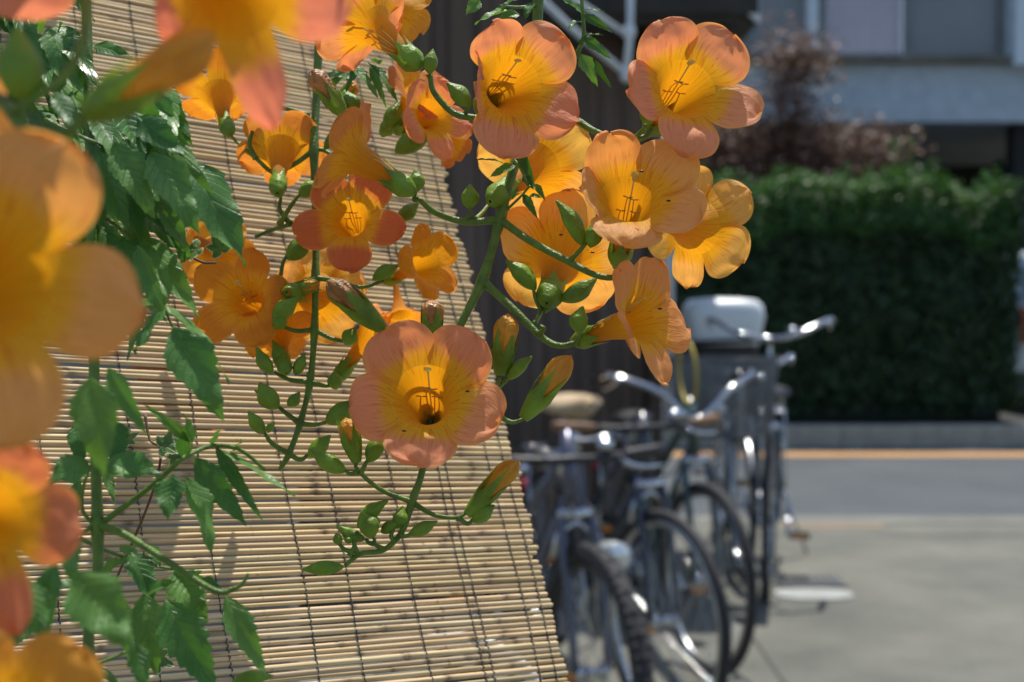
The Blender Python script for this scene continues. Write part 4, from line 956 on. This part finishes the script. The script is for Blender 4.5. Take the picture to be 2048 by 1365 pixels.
flower(s1, (852, 795), (868, 868), .655, 1, 292, SAL, roll=4, seed=8, label='large salmon flower facing the viewer at the bottom centre',
       lobes={0: dict(a1=78, len=1.08, wid=1.12), 4: dict(a1=78, len=1.08, wid=1.1), 1: dict(a1=92, len=1.15, wid=1.08), 2: dict(a1=84, len=1.02, wid=1.1), 3: dict(a1=84, len=1.0)}, calyx=True)
for pts in ([(1000, 440, .70), (930, 444, .70), (870, 425, .695), (838, 398, .69)], [(1000, 440, .70), (1060, 482, .69), (1130, 520, .685), (1190, 550, .68), (1228, 555, .68), (1240, 538, .68)],
            [(965, 562, .695), (1030, 622, .69), (1085, 676, .685), (1120, 692, .68), (1150, 686, .68)], [(1045, 230, .71), (985, 238, .70), (945, 236, .69), (905, 225, .69), (868, 185, .69), (860, 150, .69)],
            [(1060, 215, .715), (1135, 230, .70), (1190, 264, .69), (1250, 281, .69), (1290, 274, .69), (1300, 262, .69)]):
    stalk(s1, pts, .0020, .0013)
for pts in ([(1140, 522, .685), (1163, 498, .68), (1178, 478, .68)], [(1068, 650, .69), (1085, 620, .70), (1094, 604, .71)], [(1085, 625, .70), (1072, 600, .70), (1066, 575, .70)], [(1088, 622, .70), (1115, 608, .70), (1124, 595, .70)],
            [(1150, 690, .68), (1160, 670, .675), (1158, 655, .67)], [(1078, 668, .685), (1088, 658, .68), (1080, 652, .68)], [(825, 1005, .685), (762, 980, .68), (715, 940, .675), (714, 922, .675)], [(716, 945, .675), (700, 948, .675), (690, 940, .675)],
            [(722, 948, .675), (730, 930, .675), (737, 918, .675)], [(828, 1008, .685), (868, 1030, .68), (912, 1036, .675), (935, 1025, .675)], [(915, 1036, .675), (935, 1048, .675), (945, 1040, .675)], [(990, 780, .70), (998, 762, .69), (1001, 750, .69)],
            [(1000, 770, .695), (1012, 762, .69), (1016, 755, .69)], [(930, 442, .70), (940, 430, .70), (938, 412, .70)], [(950, 440, .70), (965, 425, .71), (980, 405, .72)], [(858, 150, .69), (862, 160, .69), (862, 145, .69)], [(838, 398, .69), (828, 400, .69), (832, 382, .69)],
            [(1000, 835, .67), (1025, 845, .67), (1048, 838, .67)], [(1270, 276, .69), (1284, 262, .685), (1292, 250, .68)], [(905, 226, .69), (928, 228, .69), (938, 212, .685)],
            [(700, 1112, .678), (708, 1095, .678), (709, 1080, .678)], [(709, 1105, .678), (690, 1100, .678), (678, 1088, .678)], [(770, 1100, .678), (752, 1090, .678), (748, 1076, .678)], [(790, 1085, .678), (782, 1072, .678), (788, 1060, .678)], [(800, 1072, .678), (815, 1072, .678), (822, 1066, .678)], [(748, 1088, .678), (738, 1086, .678), (732, 1078, .678)], [(716, 1110, .678), (708, 1085, .678), (714, 1062, .678)]):
    stalk(s1, pts, .0013, .0008, 'twig')
sd_ = 0
for (b, t, w_, d) in (((1166, 492), (1111, 400), 34, .68), ((1181, 496), (1190, 440), 34, .68), ((1072, 580), (1010, 520), 36, .70), ((1122, 602), (1195, 555), 36, .70), ((1158, 668), (1166, 612), 36, .665), ((1052, 840), (1080, 785), 26, .665),
                      ((692, 944), (620, 898), 34, .675), ((736, 925), (770, 868), 34, .675), ((945, 1044), (990, 1010), 32, .675), ((1014, 760), (1066, 712), 26, .69), ((938, 418), (940, 368), 34, .70), ((941, 214), (893, 165), 34, .685),
                      ((858, 148), (866, 98), 28, .685), ((832, 385), (830, 338), 32, .685), ((715, 1056), (778, 1000), 30, .68), ((747, 1076), (722, 1024), 38, .675), ((731, 1080), (672, 1050), 24, .68), ((762, 1066), (800, 1042), 24, .68), ((750, 1052), (752, 1032), 20, .685),
                      ((792, 1058), (806, 1012), 32, .682), ((818, 1070), (876, 1042), 26, .678), ((678, 1090), (672, 1066), 18, .678), ((698, 1088), (696, 1069), 17, .678), ((688, 1134), (602, 1140), 28, .676), ((1000, 395), (1022, 345), 22, .71), ((1298, 250), (1290, 205), 34, .67)):
    sd_ += 1; green_bud(s1, b, t, d, w_, seed=sd_)
open_bud(s1, (1000, 752), (1016, 628), .69, 62, seed=3); open_bud(s1, (1046, 838), (1142, 712), .665, 62, seed=4); open_bud(s1, (934, 1030), (1036, 920), .675, 54, seed=5); open_bud(s1, (714, 926), (692, 836), .675, 52, seed=6, cal=.78)
open_bud(s1, (768, 660), (655, 562), .72, 66, seed=7, mat='bud_brown', cal=.72); open_bud(s1, (864, 688), (864, 600), .70, 56, seed=8, mat='bud_brown', cal=.7)
stalk(s1, [(768, 658, .72), (790, 680, .72), (860, 700, .71), (890, 735, .70)], .0016, .0016)
stalk(s1, [(864, 686, .70), (868, 710, .70), (880, 760, .70)], .0014, .0014)
# leaves along the right shoot
def curlleaf(par, B, T, w_, d, **kw): leaflet(par, (B[0], B[1], d), (T[0], T[1], d - .004), w_, teeth=6, tooth=.10, bend=.22, fold=.35, mat=kw.pop('mat', 'leaf'), name='leaf', **kw)
for B, T, w_, bk_ in (((1022, 22), (948, 32), 34, 20), ((960, 2), (932, 26), 30, 0), ((1040, 30), (998, 30), 24, -20), ((1068, 8), (1045, 28), 22, 0), ((1052, -10), (1000, 6), 26, 0), ((1060, 20), (1050, 34), 14, 0)): curlleaf(s1, B, T, w_, .70, bank=bk_)
stalk(s1, [(1077, 10, .72), (1040, 15, .71), (1000, 12, .70)], .0010, .0006, 'twig')
stalk(s1, [(1162, -20, .72), (1167, 50, .72), (1166, 80, .72), (1150, 114, .72), (1110, 175, .73)], .0009, .0014, 'twig')
for B, T, w_, bk_ in (((1166, 30), (1224, 60), 20, 30), ((1164, 22), (1206, 14), 18, -20), ((1166, 76), (1222, 112), 22, 35), ((1166, 74), (1204, 62), 18, -25), ((1164, 44), (1136, 50), 26, 20), ((1160, 108), (1196, 168), 30, 20), ((1190, 120), (1216, 176), 16, 40), ((1164, 30), (1132, -8), 28, 10), ((1158, 92), (1175, 62), 12, 0)): curlleaf(s1, B, T, w_, .715, bank=bk_, mat='young_leaf' if w_ < 22 else 'leaf')
for B, T, w_, bk_ in (((1010, 330), (960, 308), 20, 30), ((1032, 332), (975, 348), 24, -10), ((1034, 286), (1066, 378), 24, 30), ((1046, 352), (1068, 376), 20, 0), ((1046, 388), (1074, 434), 18, 20), ((1058, 392), (1084, 392), 14, 0), ((1070, 368), (1090, 398), 14, 10), ((1024, 400), (1034, 372), 12, 0)): curlleaf(s1, B, T, w_, .695, bank=bk_)
stalk(s1, [(1008, 425, .70), (1040, 395, .695), (1060, 372, .69)], .0007, .0005, 'twig'); stalk(s1, [(1030, 320, .70), (1045, 345, .69), (1055, 372, .69)], .0007, .0005, 'twig')

# ---- middle shoot against the blind
DOFF = -.035
s2 = thing('flowering_vine_shoot', 'softer trumpet vine shoot with a straight stem of paired flowers, before the bamboo blind', 'vine shoot', tuple(P(690, -80, .83)))
stalk(s2, [(660, -60, .84), (640, 60, .83), (633, 200, .82), (628, 300, .81), (632, 450, .80), (631, 556, .79), (629, 660, .785), (620, 765, .78), (600, 848, .775), (578, 908, .77), (560, 940, .77)], .0026, .0011, 'stem', swell=[(628, 300, .81), (631, 556, .79), (629, 660, .785), (620, 765, .78), (600, 848, .775), (578, 908, .77)])
flower(s2, (742, 52), (838, 132), .735, -1, 250, SAL, roll=100, seed=9, label='pink-orange flower at the top, side-on, lobe hanging down to its left', lobes={}, mouth=.8, L0=.040)
flower(s2, (705, 312), (826, 384), .72, -1, 225, DOR, roll=20, seed=10, label='side-on brownish orange flower turned left, left of the main stem', mouth=.85, L0=.045, lobes={3: dict(len=1.2)})
flower(s2, (700, 440), (720, 486), .775, 1, 212, (.78, .22, .08), roll=-2, seed=11, label='salmon flower facing the viewer, left of the main stem in front of the blind', lobes={0: dict(len=1.15, wid=.95), 1: dict(len=1.25, wid=.88), 2: dict(len=1.25, wid=.86), 3: dict(len=1.25, wid=.86), 4: dict(len=1.0, wid=.8)}, mouth=.82, calyx=False)
flower(s2, (492, 600), (535, 640), .79, 1, 205, (.80, .33, .03), roll=-25, seed=12, label='deep orange flower in shade facing left, beside the leaves', calyx=False, mouth=.8, lobes={0: dict(len=1.1, wid=.85), 1: dict(len=.9, wid=.8), 2: dict(len=1.2, wid=.9), 3: dict(len=1.35, wid=.95), 4: dict(len=1.3, wid=.95)})
flower(s2, (562, 305), (555, 385), .815, -1, 175, (.84, .36, .07), roll=0, seed=13, parts=False, label='orange flower seen from outside above a green calyx, left of the middle stem')
flower(s2, (437, 190), (458, 268), .835, -1, 155, (.82, .33, .03), roll=180, seed=14, parts=False, label='small orange flower hanging at upper left, seen from its green calyx end', lobes={2: dict(len=1.4, wid=.9), 3: dict(len=1.3, wid=.9)})
flower(s2, (838, 185), (765, 268), .80, 1, 160, (.82, .28, .07), roll=30, seed=15, parts=False, label='orange-pink flower facing right between two green calyces at upper centre', lobes={1: dict(len=1.2), 2: dict(len=1.3)})
flower(s2, (862, 232), (790, 262), .78, 1, 150, SAL, roll=-10, seed=16, parts=False, label='salmon flower in front of the orange-pink one at upper centre', lobes={1: dict(len=1.2), 2: dict(len=1.4, wid=.9)})
flower(s2, (905, 285), (850, 255), .83, -1, 100, (.82, .27, .06), roll=60, seed=17, parts=False, label='half-hidden curled orange flower against the plank wall', calyx=False)
flower(s2, (852, 528), (768, 562), .78, 1, 150, (.86, .40, .02), roll=20, seed=18, parts=False, label='yellow flower pointing right from a pale green calyx over the blind', lobes={0: dict(a1=50), 4: dict(a1=50)})
flower(s2, (632, 590), (575, 585), .81, -1, 195, YEL, roll=30, seed=19, parts=False, label='yellow flower behind the middle stem, seen from behind beside its calyx', L0=.05)
flower(s2, (752, 655), (672, 760), .80, 1, 165, ORG, roll=20, seed=20, parts=False, label='bright orange flower half hidden behind the large salmon one', lobes={4: dict(len=1.15)})
flower(s2, (555, 668), (572, 745), .80, -1, 150, (.88, .42, .05), roll=40, seed=21, parts=False, label='yellow-orange flower hanging low behind the middle stem over green buds')
flower(s2, (800, 25), (715, -30), .79, -1, 160, (.88, .40, .04), roll=-20, seed=22, parts=False, label='orange flower at the top edge behind the pink side-on one', calyx=False)
flower(s2, (430, 505), (395, 480), .835, -1, 150, (.86, .40, .05), roll=10, seed=23, parts=False, label='orange flower mostly hidden behind the large leaf and ivy', calyx=False)
flower(s2, (800, 630), (790, 560), .82, 1, 95, (.88, .36, .05), roll=50, seed=24, parts=False, label='small orange lobes rising behind the closed brown bud', calyx=False)
for pts in ([(628, 300, .81), (590, 328, .81), (548, 345, .81), (515, 320, .81), (480, 290, .82), (458, 268, .83)], [(628, 300, .81), (650, 302, .81), (690, 330, .80)], [(512, 318, .81), (499, 290, .81), (505, 262, .81)], [(548, 345, .81), (556, 370, .815), (555, 388, .82)],
            [(632, 452, .80), (590, 448, .80), (540, 462, .81), (510, 475, .81)], [(580, 448, .80), (560, 420, .80), (562, 395, .80)], [(560, 448, .80), (580, 415, .79), (598, 390, .79)], [(631, 556, .79), (590, 570, .79), (562, 575, .79), (565, 530, .79), (575, 510, .79)], [(631, 556, .79), (670, 562, .785), (720, 575, .78), (768, 562, .78)],
            [(629, 660, .785), (590, 662, .785), (555, 648, .785)], [(629, 660, .785), (665, 678, .785), (700, 685, .785)], [(620, 765, .78), (580, 760, .78), (548, 745, .78)], [(620, 765, .78), (650, 772, .78), (672, 768, .79)], [(600, 848, .775), (570, 825, .775), (555, 812, .775)], [(600, 848, .775), (630, 850, .775), (652, 845, .775)],
            [(578, 908, .77), (545, 888, .77), (528, 865, .77)], [(578, 908, .77), (600, 920, .77), (617, 910, .77)], [(560, 214, .82), (520, 208, .82), (504, 182, .82)], [(560, 214, .82), (620, 230, .82)]):
    stalk(s2, pts, .0015, .0009)
for (b, t, w_, d) in (((545, 640), (598, 596), 34, .775), ((570, 655), (545, 630), 30, .775), ((556, 818), (518, 764), 38, .77), ((545, 812), (508, 780), 18, .77), ((575, 812), (600, 784), 22, .77), ((652, 846), (715, 798), 38, .77), ((528, 868), (496, 822), 26, .765), ((534, 866), (550, 845), 14, .765), ((617, 914), (662, 870), 30, .765),
                      ((545, 748), (512, 694), 26, .775), ((568, 746), (545, 680), 28, .785), ((590, 752), (610, 706), 22, .78), ((598, 392), (640, 362), 28, .79), ((562, 396), (545, 352), 28, .79), ((690, 690), (712, 655), 30, .78), ((575, 520), (620, 470), 36, .79), ((790, 305), (870, 255), 40, .79), ((772, 258), (800, 200), 34, .80), ((700, 235), (688, 180), 46, .80), ((745, 560), (800, 530), 24, .77), ((795, 440), (838, 405), 28, .79), ((672, 780), (668, 742), 28, .78), ((700, 545), (722, 510), 22, .79), ((648, 300), (700, 240), 22, .80)):
    sd_ += 1; green_bud(s2, b, t, d, w_, seed=sd_)
open_bud(s2, (505, 182), (478, 92), .82, 42, seed=11, mat='bud_brown'); open_bud(s2, (503, 264), (545, 188), .82, 46, seed=12, mat='bud_brown'); open_bud(s2, (690, 232), (622, 140), .79, 50, seed=13, mat='bud_brown', cal=.55); open_bud(s2, (680, 205), (712, 165), .81, 36, seed=15)
open_bud(s2, (562, 585), (640, 568), .785, 34, seed=14, cal=.8)
for B, T, w_ in (((705, 140), (655, 168), 26), ((700, 130), (760, 180), 26), ((735, 125), (802, 188), 26), ((740, 128), (770, 206), 18), ((715, 135), (690, 175), 20), ((760, 130), (742, 112), 20), ((690, 150), (640, 150), 22)): leaflet(s2, (*B, .80), (*T, .79), w_, teeth=5, tooth=.3, fold=.3, bend=.2)

# ---- leafy shoots at the left
DOFF = 0.
s3 = thing('leafy_vine_shoot', 'leafy vine shoot with dark toothed leaflets hanging down the left side', 'vine shoot', tuple(P(185, -60, .60)))
stalk(s3, [(170, -80, .64), (178, 200, .62), (185, 500, .60), (190, 860, .58), (195, 1050, .57), (195, 1150, .565), (178, 1250, .56), (180, 1420, .55)], .0022, .0022, 'stem', swell=[(195, 1052, .57), (178, 1335, .555)])
for pts, r0 in (([(200, 1050, .57), (240, 1020, .57), (300, 975, .57), (345, 935, .57), (370, 915, .57), (425, 892, .58), (480, 900, .58), (530, 940, .585)], .0013), ([(200, 1052, .57), (250, 1070, .56), (330, 1120, .555), (430, 1182, .55), (475, 1176, .55)], .0017), ([(470, 1178, .55), (485, 1168, .55), (497, 1148, .55)], .0010),
                ([(188, 1050, .57), (165, 1020, .565), (168, 970, .56), (185, 925, .555)], .0009), ([(160, 1078, .60), (240, 1112, .60), (310, 1132, .60), (360, 1140, .60)], .0009), ([(180, 1335, .555), (215, 1350, .55), (250, 1390, .55)], .0020), ([(190, 1330, .56), (240, 1310, .57), (265, 1298, .58)], .0009),
                ([(190, 1050, .57), (150, 1075, .56)], .0010), ([(90, 240, .6), (190, 285, .6), (260, 300, .6), (330, 300, .61)], .0009), ([(180, 420, .6), (250, 470, .6), (320, 600, .6), (345, 655, .6)], .0009)):
    stalk(s3, pts, r0, r0 * .6)
LV = [((50, 60), (98, 158), 56, .62, 20), ((100, 55), (132, 165), 62, .62, -20), ((150, 60), (80, 70), 40, .64, 0), ((185, 92), (262, 108), 34, .63, 10), ((120, 60), (165, 110), 50, .65, 0), ((110, 185), (158, 262), 42, .50, 10), ((312, 182), (352, 284), 44, .60, 20), ((240, 212), (292, 318), 74, .58, -15), ((275, 235), (368, 308), 62, .58, 25),
      ((228, 285), (310, 428), 72, .57, 15), ((300, 305), (400, 458), 84, .57, 15), ((358, 312), (506, 508), 118, .59, -10), ((200, 305), (250, 450), 66, .58, 10), ((225, 330), (305, 482), 66, .60, -20), ((272, 415), (365, 485), 70, .61, 0), ((280, 470), (404, 622), 66, .60, -15), ((275, 490), (326, 648), 48, .57, 30), ((196, 440), (260, 560), 50, .60, 0),
      ((345, 655), (448, 832), 96, .55, 12), ((330, 612), (472, 752), 62, .56, -45), ((335, 615), (258, 696), 66, .56, 20), ((255, 600), (330, 620), 50, .6, -20), ((215, 735), (285, 865), 44, .50, 20), ((180, 755), (205, 950), 92, .46, 10), ((383, 885), (292, 808), 24, .57, -30), ((385, 895), (372, 828), 40, .57, 20),
      ((178, 928), (92, 965), 82, .55, 10), ((205, 930), (328, 945), 84, .56, -5), ((345, 950), (335, 1040), 62, .55, 5), ((372, 955), (438, 1092), 66, .56, -25), ((388, 915), (492, 1052), 58, .57, 20), ((430, 893), (524, 1042), 30, .575, 25), ((430, 893), (594, 984), 34, .575, -30), ((365, 915), (372, 850), 30, .575, 20), ((425, 892), (434, 850), 20, .58, 0), ((470, 900), (480, 880), 30, .58, 30), ((212, 938), (228, 1004), 22, .60, 0),
      ((262, 1104), (312, 1200), 56, .59, 5), ((348, 1142), (412, 1232), 74, .59, 0), ((240, 1092), (285, 1115), 28, .60, 0), ((290, 1188), (308, 1348), 78, .57, 20), ((330, 1200), (432, 1390), 92, .565, -5), ((450, 1192), (534, 1352), 56, .55, -5), ((400, 1160), (445, 1185), 30, .56, 10), ((150, 1148), (255, 1292), 118, .43, 5), ((110, 1120), (75, 1298), 52, .47, 0), ((60, 1160), (85, 1290), 60, .46, 10),
      ((290, 1190), (345, 1158), 36, .58, 0), ((200, 1150), (252, 1112), 40, .60, 10), ((270, 1285), (290, 1385), 44, .50, 10), ((120, 1060), (150, 1160), 60, .5, -10), ((160, 950), (130, 1110), 44, .61, 0), ((60, 1240), (0, 1300), 50, .55, 0), ((230, 1180), (275, 1330), 40, .5, -20), ((150, 1040), (110, 1030), 26, .6, 0),
      ((170, 1185), (120, 1160), 60, .48, 0), ((215, 835), (245, 935), 60, .58, -10), ((150, 850), (165, 940), 40, .6, 0), ((300, 1090), (320, 1130), 24, .6, 0)]
for (B, T, w_, d, bk_) in LV: leaflet(s3, (*B, d + .006), (*T, d - .004), w_, bank=bk_, fold=rnd.uniform(.1, .35), bend=rnd.uniform(.05, .2), tooth=.22 if T[1] > 1100 and B[0] > 180 else .13, teeth=rnd.choice([7, 8, 9]))
for i in range(46):
    bx_ = rnd.uniform(165, 330); by_ = rnd.uniform(150, 600) if i % 3 else rnd.uniform(150, 330); a_ = R(rnd.uniform(-95, -45)); ln_ = rnd.uniform(95, 150)
    leaflet(s3, (bx_, by_, rnd.uniform(.59, .64)), (bx_ + ln_ * math.cos(a_), by_ - ln_ * math.sin(a_), rnd.uniform(.57, .63)), rnd.uniform(44, 66), bank=rnd.uniform(-35, 35), fold=rnd.uniform(.1, .4), bend=rnd.uniform(.05, .3), teeth=8)
s3b = thing('leafy_vine_shoot', 'tangle of green leaves at the top left behind the blurred flowers', 'vine shoot', tuple(P(60, 60, .66)))
stalk(s3b, [(-60, -40, .68), (20, 60, .67), (90, 180, .66), (130, 300, .66), (170, 420, .66)], .0016, .001, 'stem')
for i in range(60):
    bx_ = rnd.uniform(-60, 215); by_ = rnd.uniform(-40, 470); 
    if bx_ > 150 and by_ < 90: continue
    a_ = R(rnd.uniform(-115, -20)); ln_ = rnd.uniform(70, 120)
    leaflet(s3b, (bx_, by_, rnd.uniform(.62, .68)), (bx_ + ln_ * math.cos(a_), by_ - ln_ * math.sin(a_), rnd.uniform(.60, .67)), rnd.uniform(38, 60), bank=rnd.uniform(-40, 40), fold=rnd.uniform(.1, .4), bend=rnd.uniform(.05, .3), mat='young_leaf' if rnd.random() < .2 else 'leaf')
# ivy sprigs
for nm, tw, lv in (('upper', [(350, 480, .63), (372, 506, .63), (405, 525, .63), (432, 526, .63)], [((392, 500), 78, 215, .62, 30, 50), ((440, 498), 70, 120, .62, -30, 1), ((352, 440), 90, -70, .66, 0, 3), ((330, 400), 70, 200, .66, 0, 7)]),
                   ('lower', [(232, 1160, .66), (250, 1250, .66), (300, 1310, .66), (345, 1330, .66)], [((310, 1318), 78, -20, .65, 10, 11), ((350, 1270), 80, -40, .66, 30, 12), ((330, 892), 80, 20, .62, -10, 13), ((352, 912), 50, 240, .63, 20, 14), ((252, 880), 56, 30, .63, 0, 15)])):
    iv = thing('ivy_sprig', 'pale-edged ivy sprig in front of the orange flower beside the big leaf' if nm == 'upper' else 'pale-edged ivy sprig trailing low at the left against the blind', 'ivy', tuple(P(*tw[0])))
    stalk(iv, tw, .0007, .0005, 'stem', 'twig')
    if nm == 'lower': stalk(iv, [(290, 830, .645), (300, 880, .64), (322, 905, .635), (300, 1000, .64), (232, 1160, .66)], .0006, .0006, 'stem', 'twig')
    for c_, sz, ro, d, bk_, sd in lv: ivy_leaf(iv, c_, sz, d, ro, bk_, sd)
s5 = thing('flowering_vine_shoot', 'tip of a pale green bud cluster poking up at the bottom edge', 'vine shoot', tuple(P(490, 1420, .60)))
stalk(s5, [(470, 1440, .60), (475, 1400, .60), (480, 1375, .60)], .0014, .001); green_bud(s5, (462, 1368), (548, 1352), .60, 30, seed=77); green_bud(s5, (470, 1380), (500, 1365), .60, 26, seed=78)
gt = thing('grass_tuft', 'bright green grass blades at the bottom edge beside the nearest bicycle wheel', 'grass', tuple(P(1185, 1400, 2.3)))
for i in range(7):
    b = P(1180 + i * 6, 1480, 2.3); t = P(1150 + i * 13 + rnd.uniform(-6, 6), 1340 + abs(i - 3) * 9, 2.25)
    mb = MB(); q = catmull([b, b.lerp(t, .5) + CR * rnd.uniform(-.01, .01), t], 6); mb.grid([[p - CR * .007 * (1 - k / 12), p - CF * .002, p + CR * .007 * (1 - k / 12)] for k, p in enumerate(q)]); mb.build('blade', 'young_leaf', gt)

# ---- blurred foreground shoot
s4 = thing('flowering_vine_shoot', 'very blurred trumpet vine shoot close to the viewer along the left edge', 'vine shoot', tuple(P(0, 190, .36)))
flower(s4, (-40, 560), (-95, 640), .335, 1, 590, ORG, roll=-6, seed=31, label='huge blurred orange flower cut off by the left edge', lobes={0: dict(a1=66, len=1.15, wid=.9), 1: dict(a1=96, len=1.12, wid=.93), 2: dict(a1=78, len=1.25, wid=.88), 4: dict(a1=75)})
flower(s4, (465, -15), (340, -120), .37, 1, 420, PINK, roll=-25, seed=32, label='blurred pink and yellow flower at the top edge, left of centre', L0=.062, mouth=1.05, lobes={1: dict(len=1.1), 2: dict(len=1.5, wid=.62, a1=95), 3: dict(len=.6)})
flower(s4, (-30, 1040), (-130, 1020), .37, 1, 330, (.84, .28, .13), roll=-10, seed=33, label='blurred salmon flower at the lower left edge', lobes={0: dict(len=1.0), 1: dict(len=1.15), 2: dict(len=1.6, wid=.8)})
flower(s4, (20, 1465), (-60, 1520), .345, 1, 400, (.88, .38, .05), roll=10, seed=34, label='blurred yellow-orange flower at the bottom left corner')
flower(s4, (60, -150), (40, -260), .37, 1, 380, PINK, roll=0, seed=35, label='blurred pink flower at the top left corner')
flower(s4, (-95, 215), (-190, 200), .38, 1, 260, ORG, roll=0, seed=36, label='blurred orange flower on the left edge behind the green bud', parts=False)
stalk(s4, [(-80, 150, .37), (0, 200, .365), (40, 248, .36), (90, 270, .36), (140, 262, .36), (172, 228, .36)], .0018, .0014, 'stem')
stalk(s4, [(20, 225, .36), (80, 190, .36), (140, 140, .365), (170, 60, .37), (175, -60, .38)], .0012, .0012, 'stalk')
stalk(s4, [(45, 250, .36), (48, 225, .36), (48, 200, .36)], .0010, .0010, 'twig')
open_bud(s4, (170, 232), (432, 72), .36, 118, seed=21, cal=.44); green_bud(s4, (50, 208), (35, 52), .36, 84, seed=22)

# ---- tiny dark insects on the petals
for px, py, d, w_ in ((1283, 343, .652, 'near the curled lobe of the orange flower right of the stem'), (1337, 402, .652, 'between two right lobes of the orange flower right of the stem'), (1302, 462, .652, 'on the low yellow patch of the orange flower right of the stem'), (808, 862, .65, 'at the lower left of the large salmon flower mouth'), (935, 783, .65, 'at the right of the large salmon flower mouth'), (1320, 618, .655, 'on the side-on orange flower at the lower right'), (1185, 505, .70, 'on the yellow-orange flower behind the branch, beside the stalk'), (1122, 470, .715, 'high on the yellow-orange flower behind the branch')):
    mb = MB(); c = P(px, py, d - .008); mb.ell(c, (CR * .0011, CU * .0005, CF * .0005), 8, 6)
    tag(mb.build('insect', 'insect'), 'tiny dark insect ' + w_, 'insect', 'tiny insects on the petals')
# ---- unseen vine stems and leaves, added above the frame to shade the blind
s6 = thing('added_vine_canopy', 'unseen trumpet vine leaves added above the frame to shade the left of the blind', 'vine', tuple(P(200, -900, .85)))
stalk(s6, [(-400, -500, .9), (100, -700, .88), (500, -760, .86), (800, -700, .84)], .003, .0015, 'stem'); stalk(s6, [(-100, -640, .88), (170, -300, .7), (170, -60, .65)], .0022, .002, 'stem')
for i in range(80):
    bx_ = -500 + 1000 * rnd.random() ** 1.6; by_ = rnd.uniform(-800, -380); d_ = rnd.uniform(.62, .95); a_ = R(rnd.uniform(-160, -10)); ln_ = rnd.uniform(110, 170)
    leaflet(s6, (bx_, by_, d_), (bx_ + ln_ * math.cos(a_), by_ - ln_ * math.sin(a_), d_ + rnd.uniform(-.05, .05)), rnd.uniform(60, 90), bank=rnd.uniform(-50, 50), teeth=5, nvec=Vector((rnd.gauss(0, .3), rnd.gauss(0, .3), 1)))
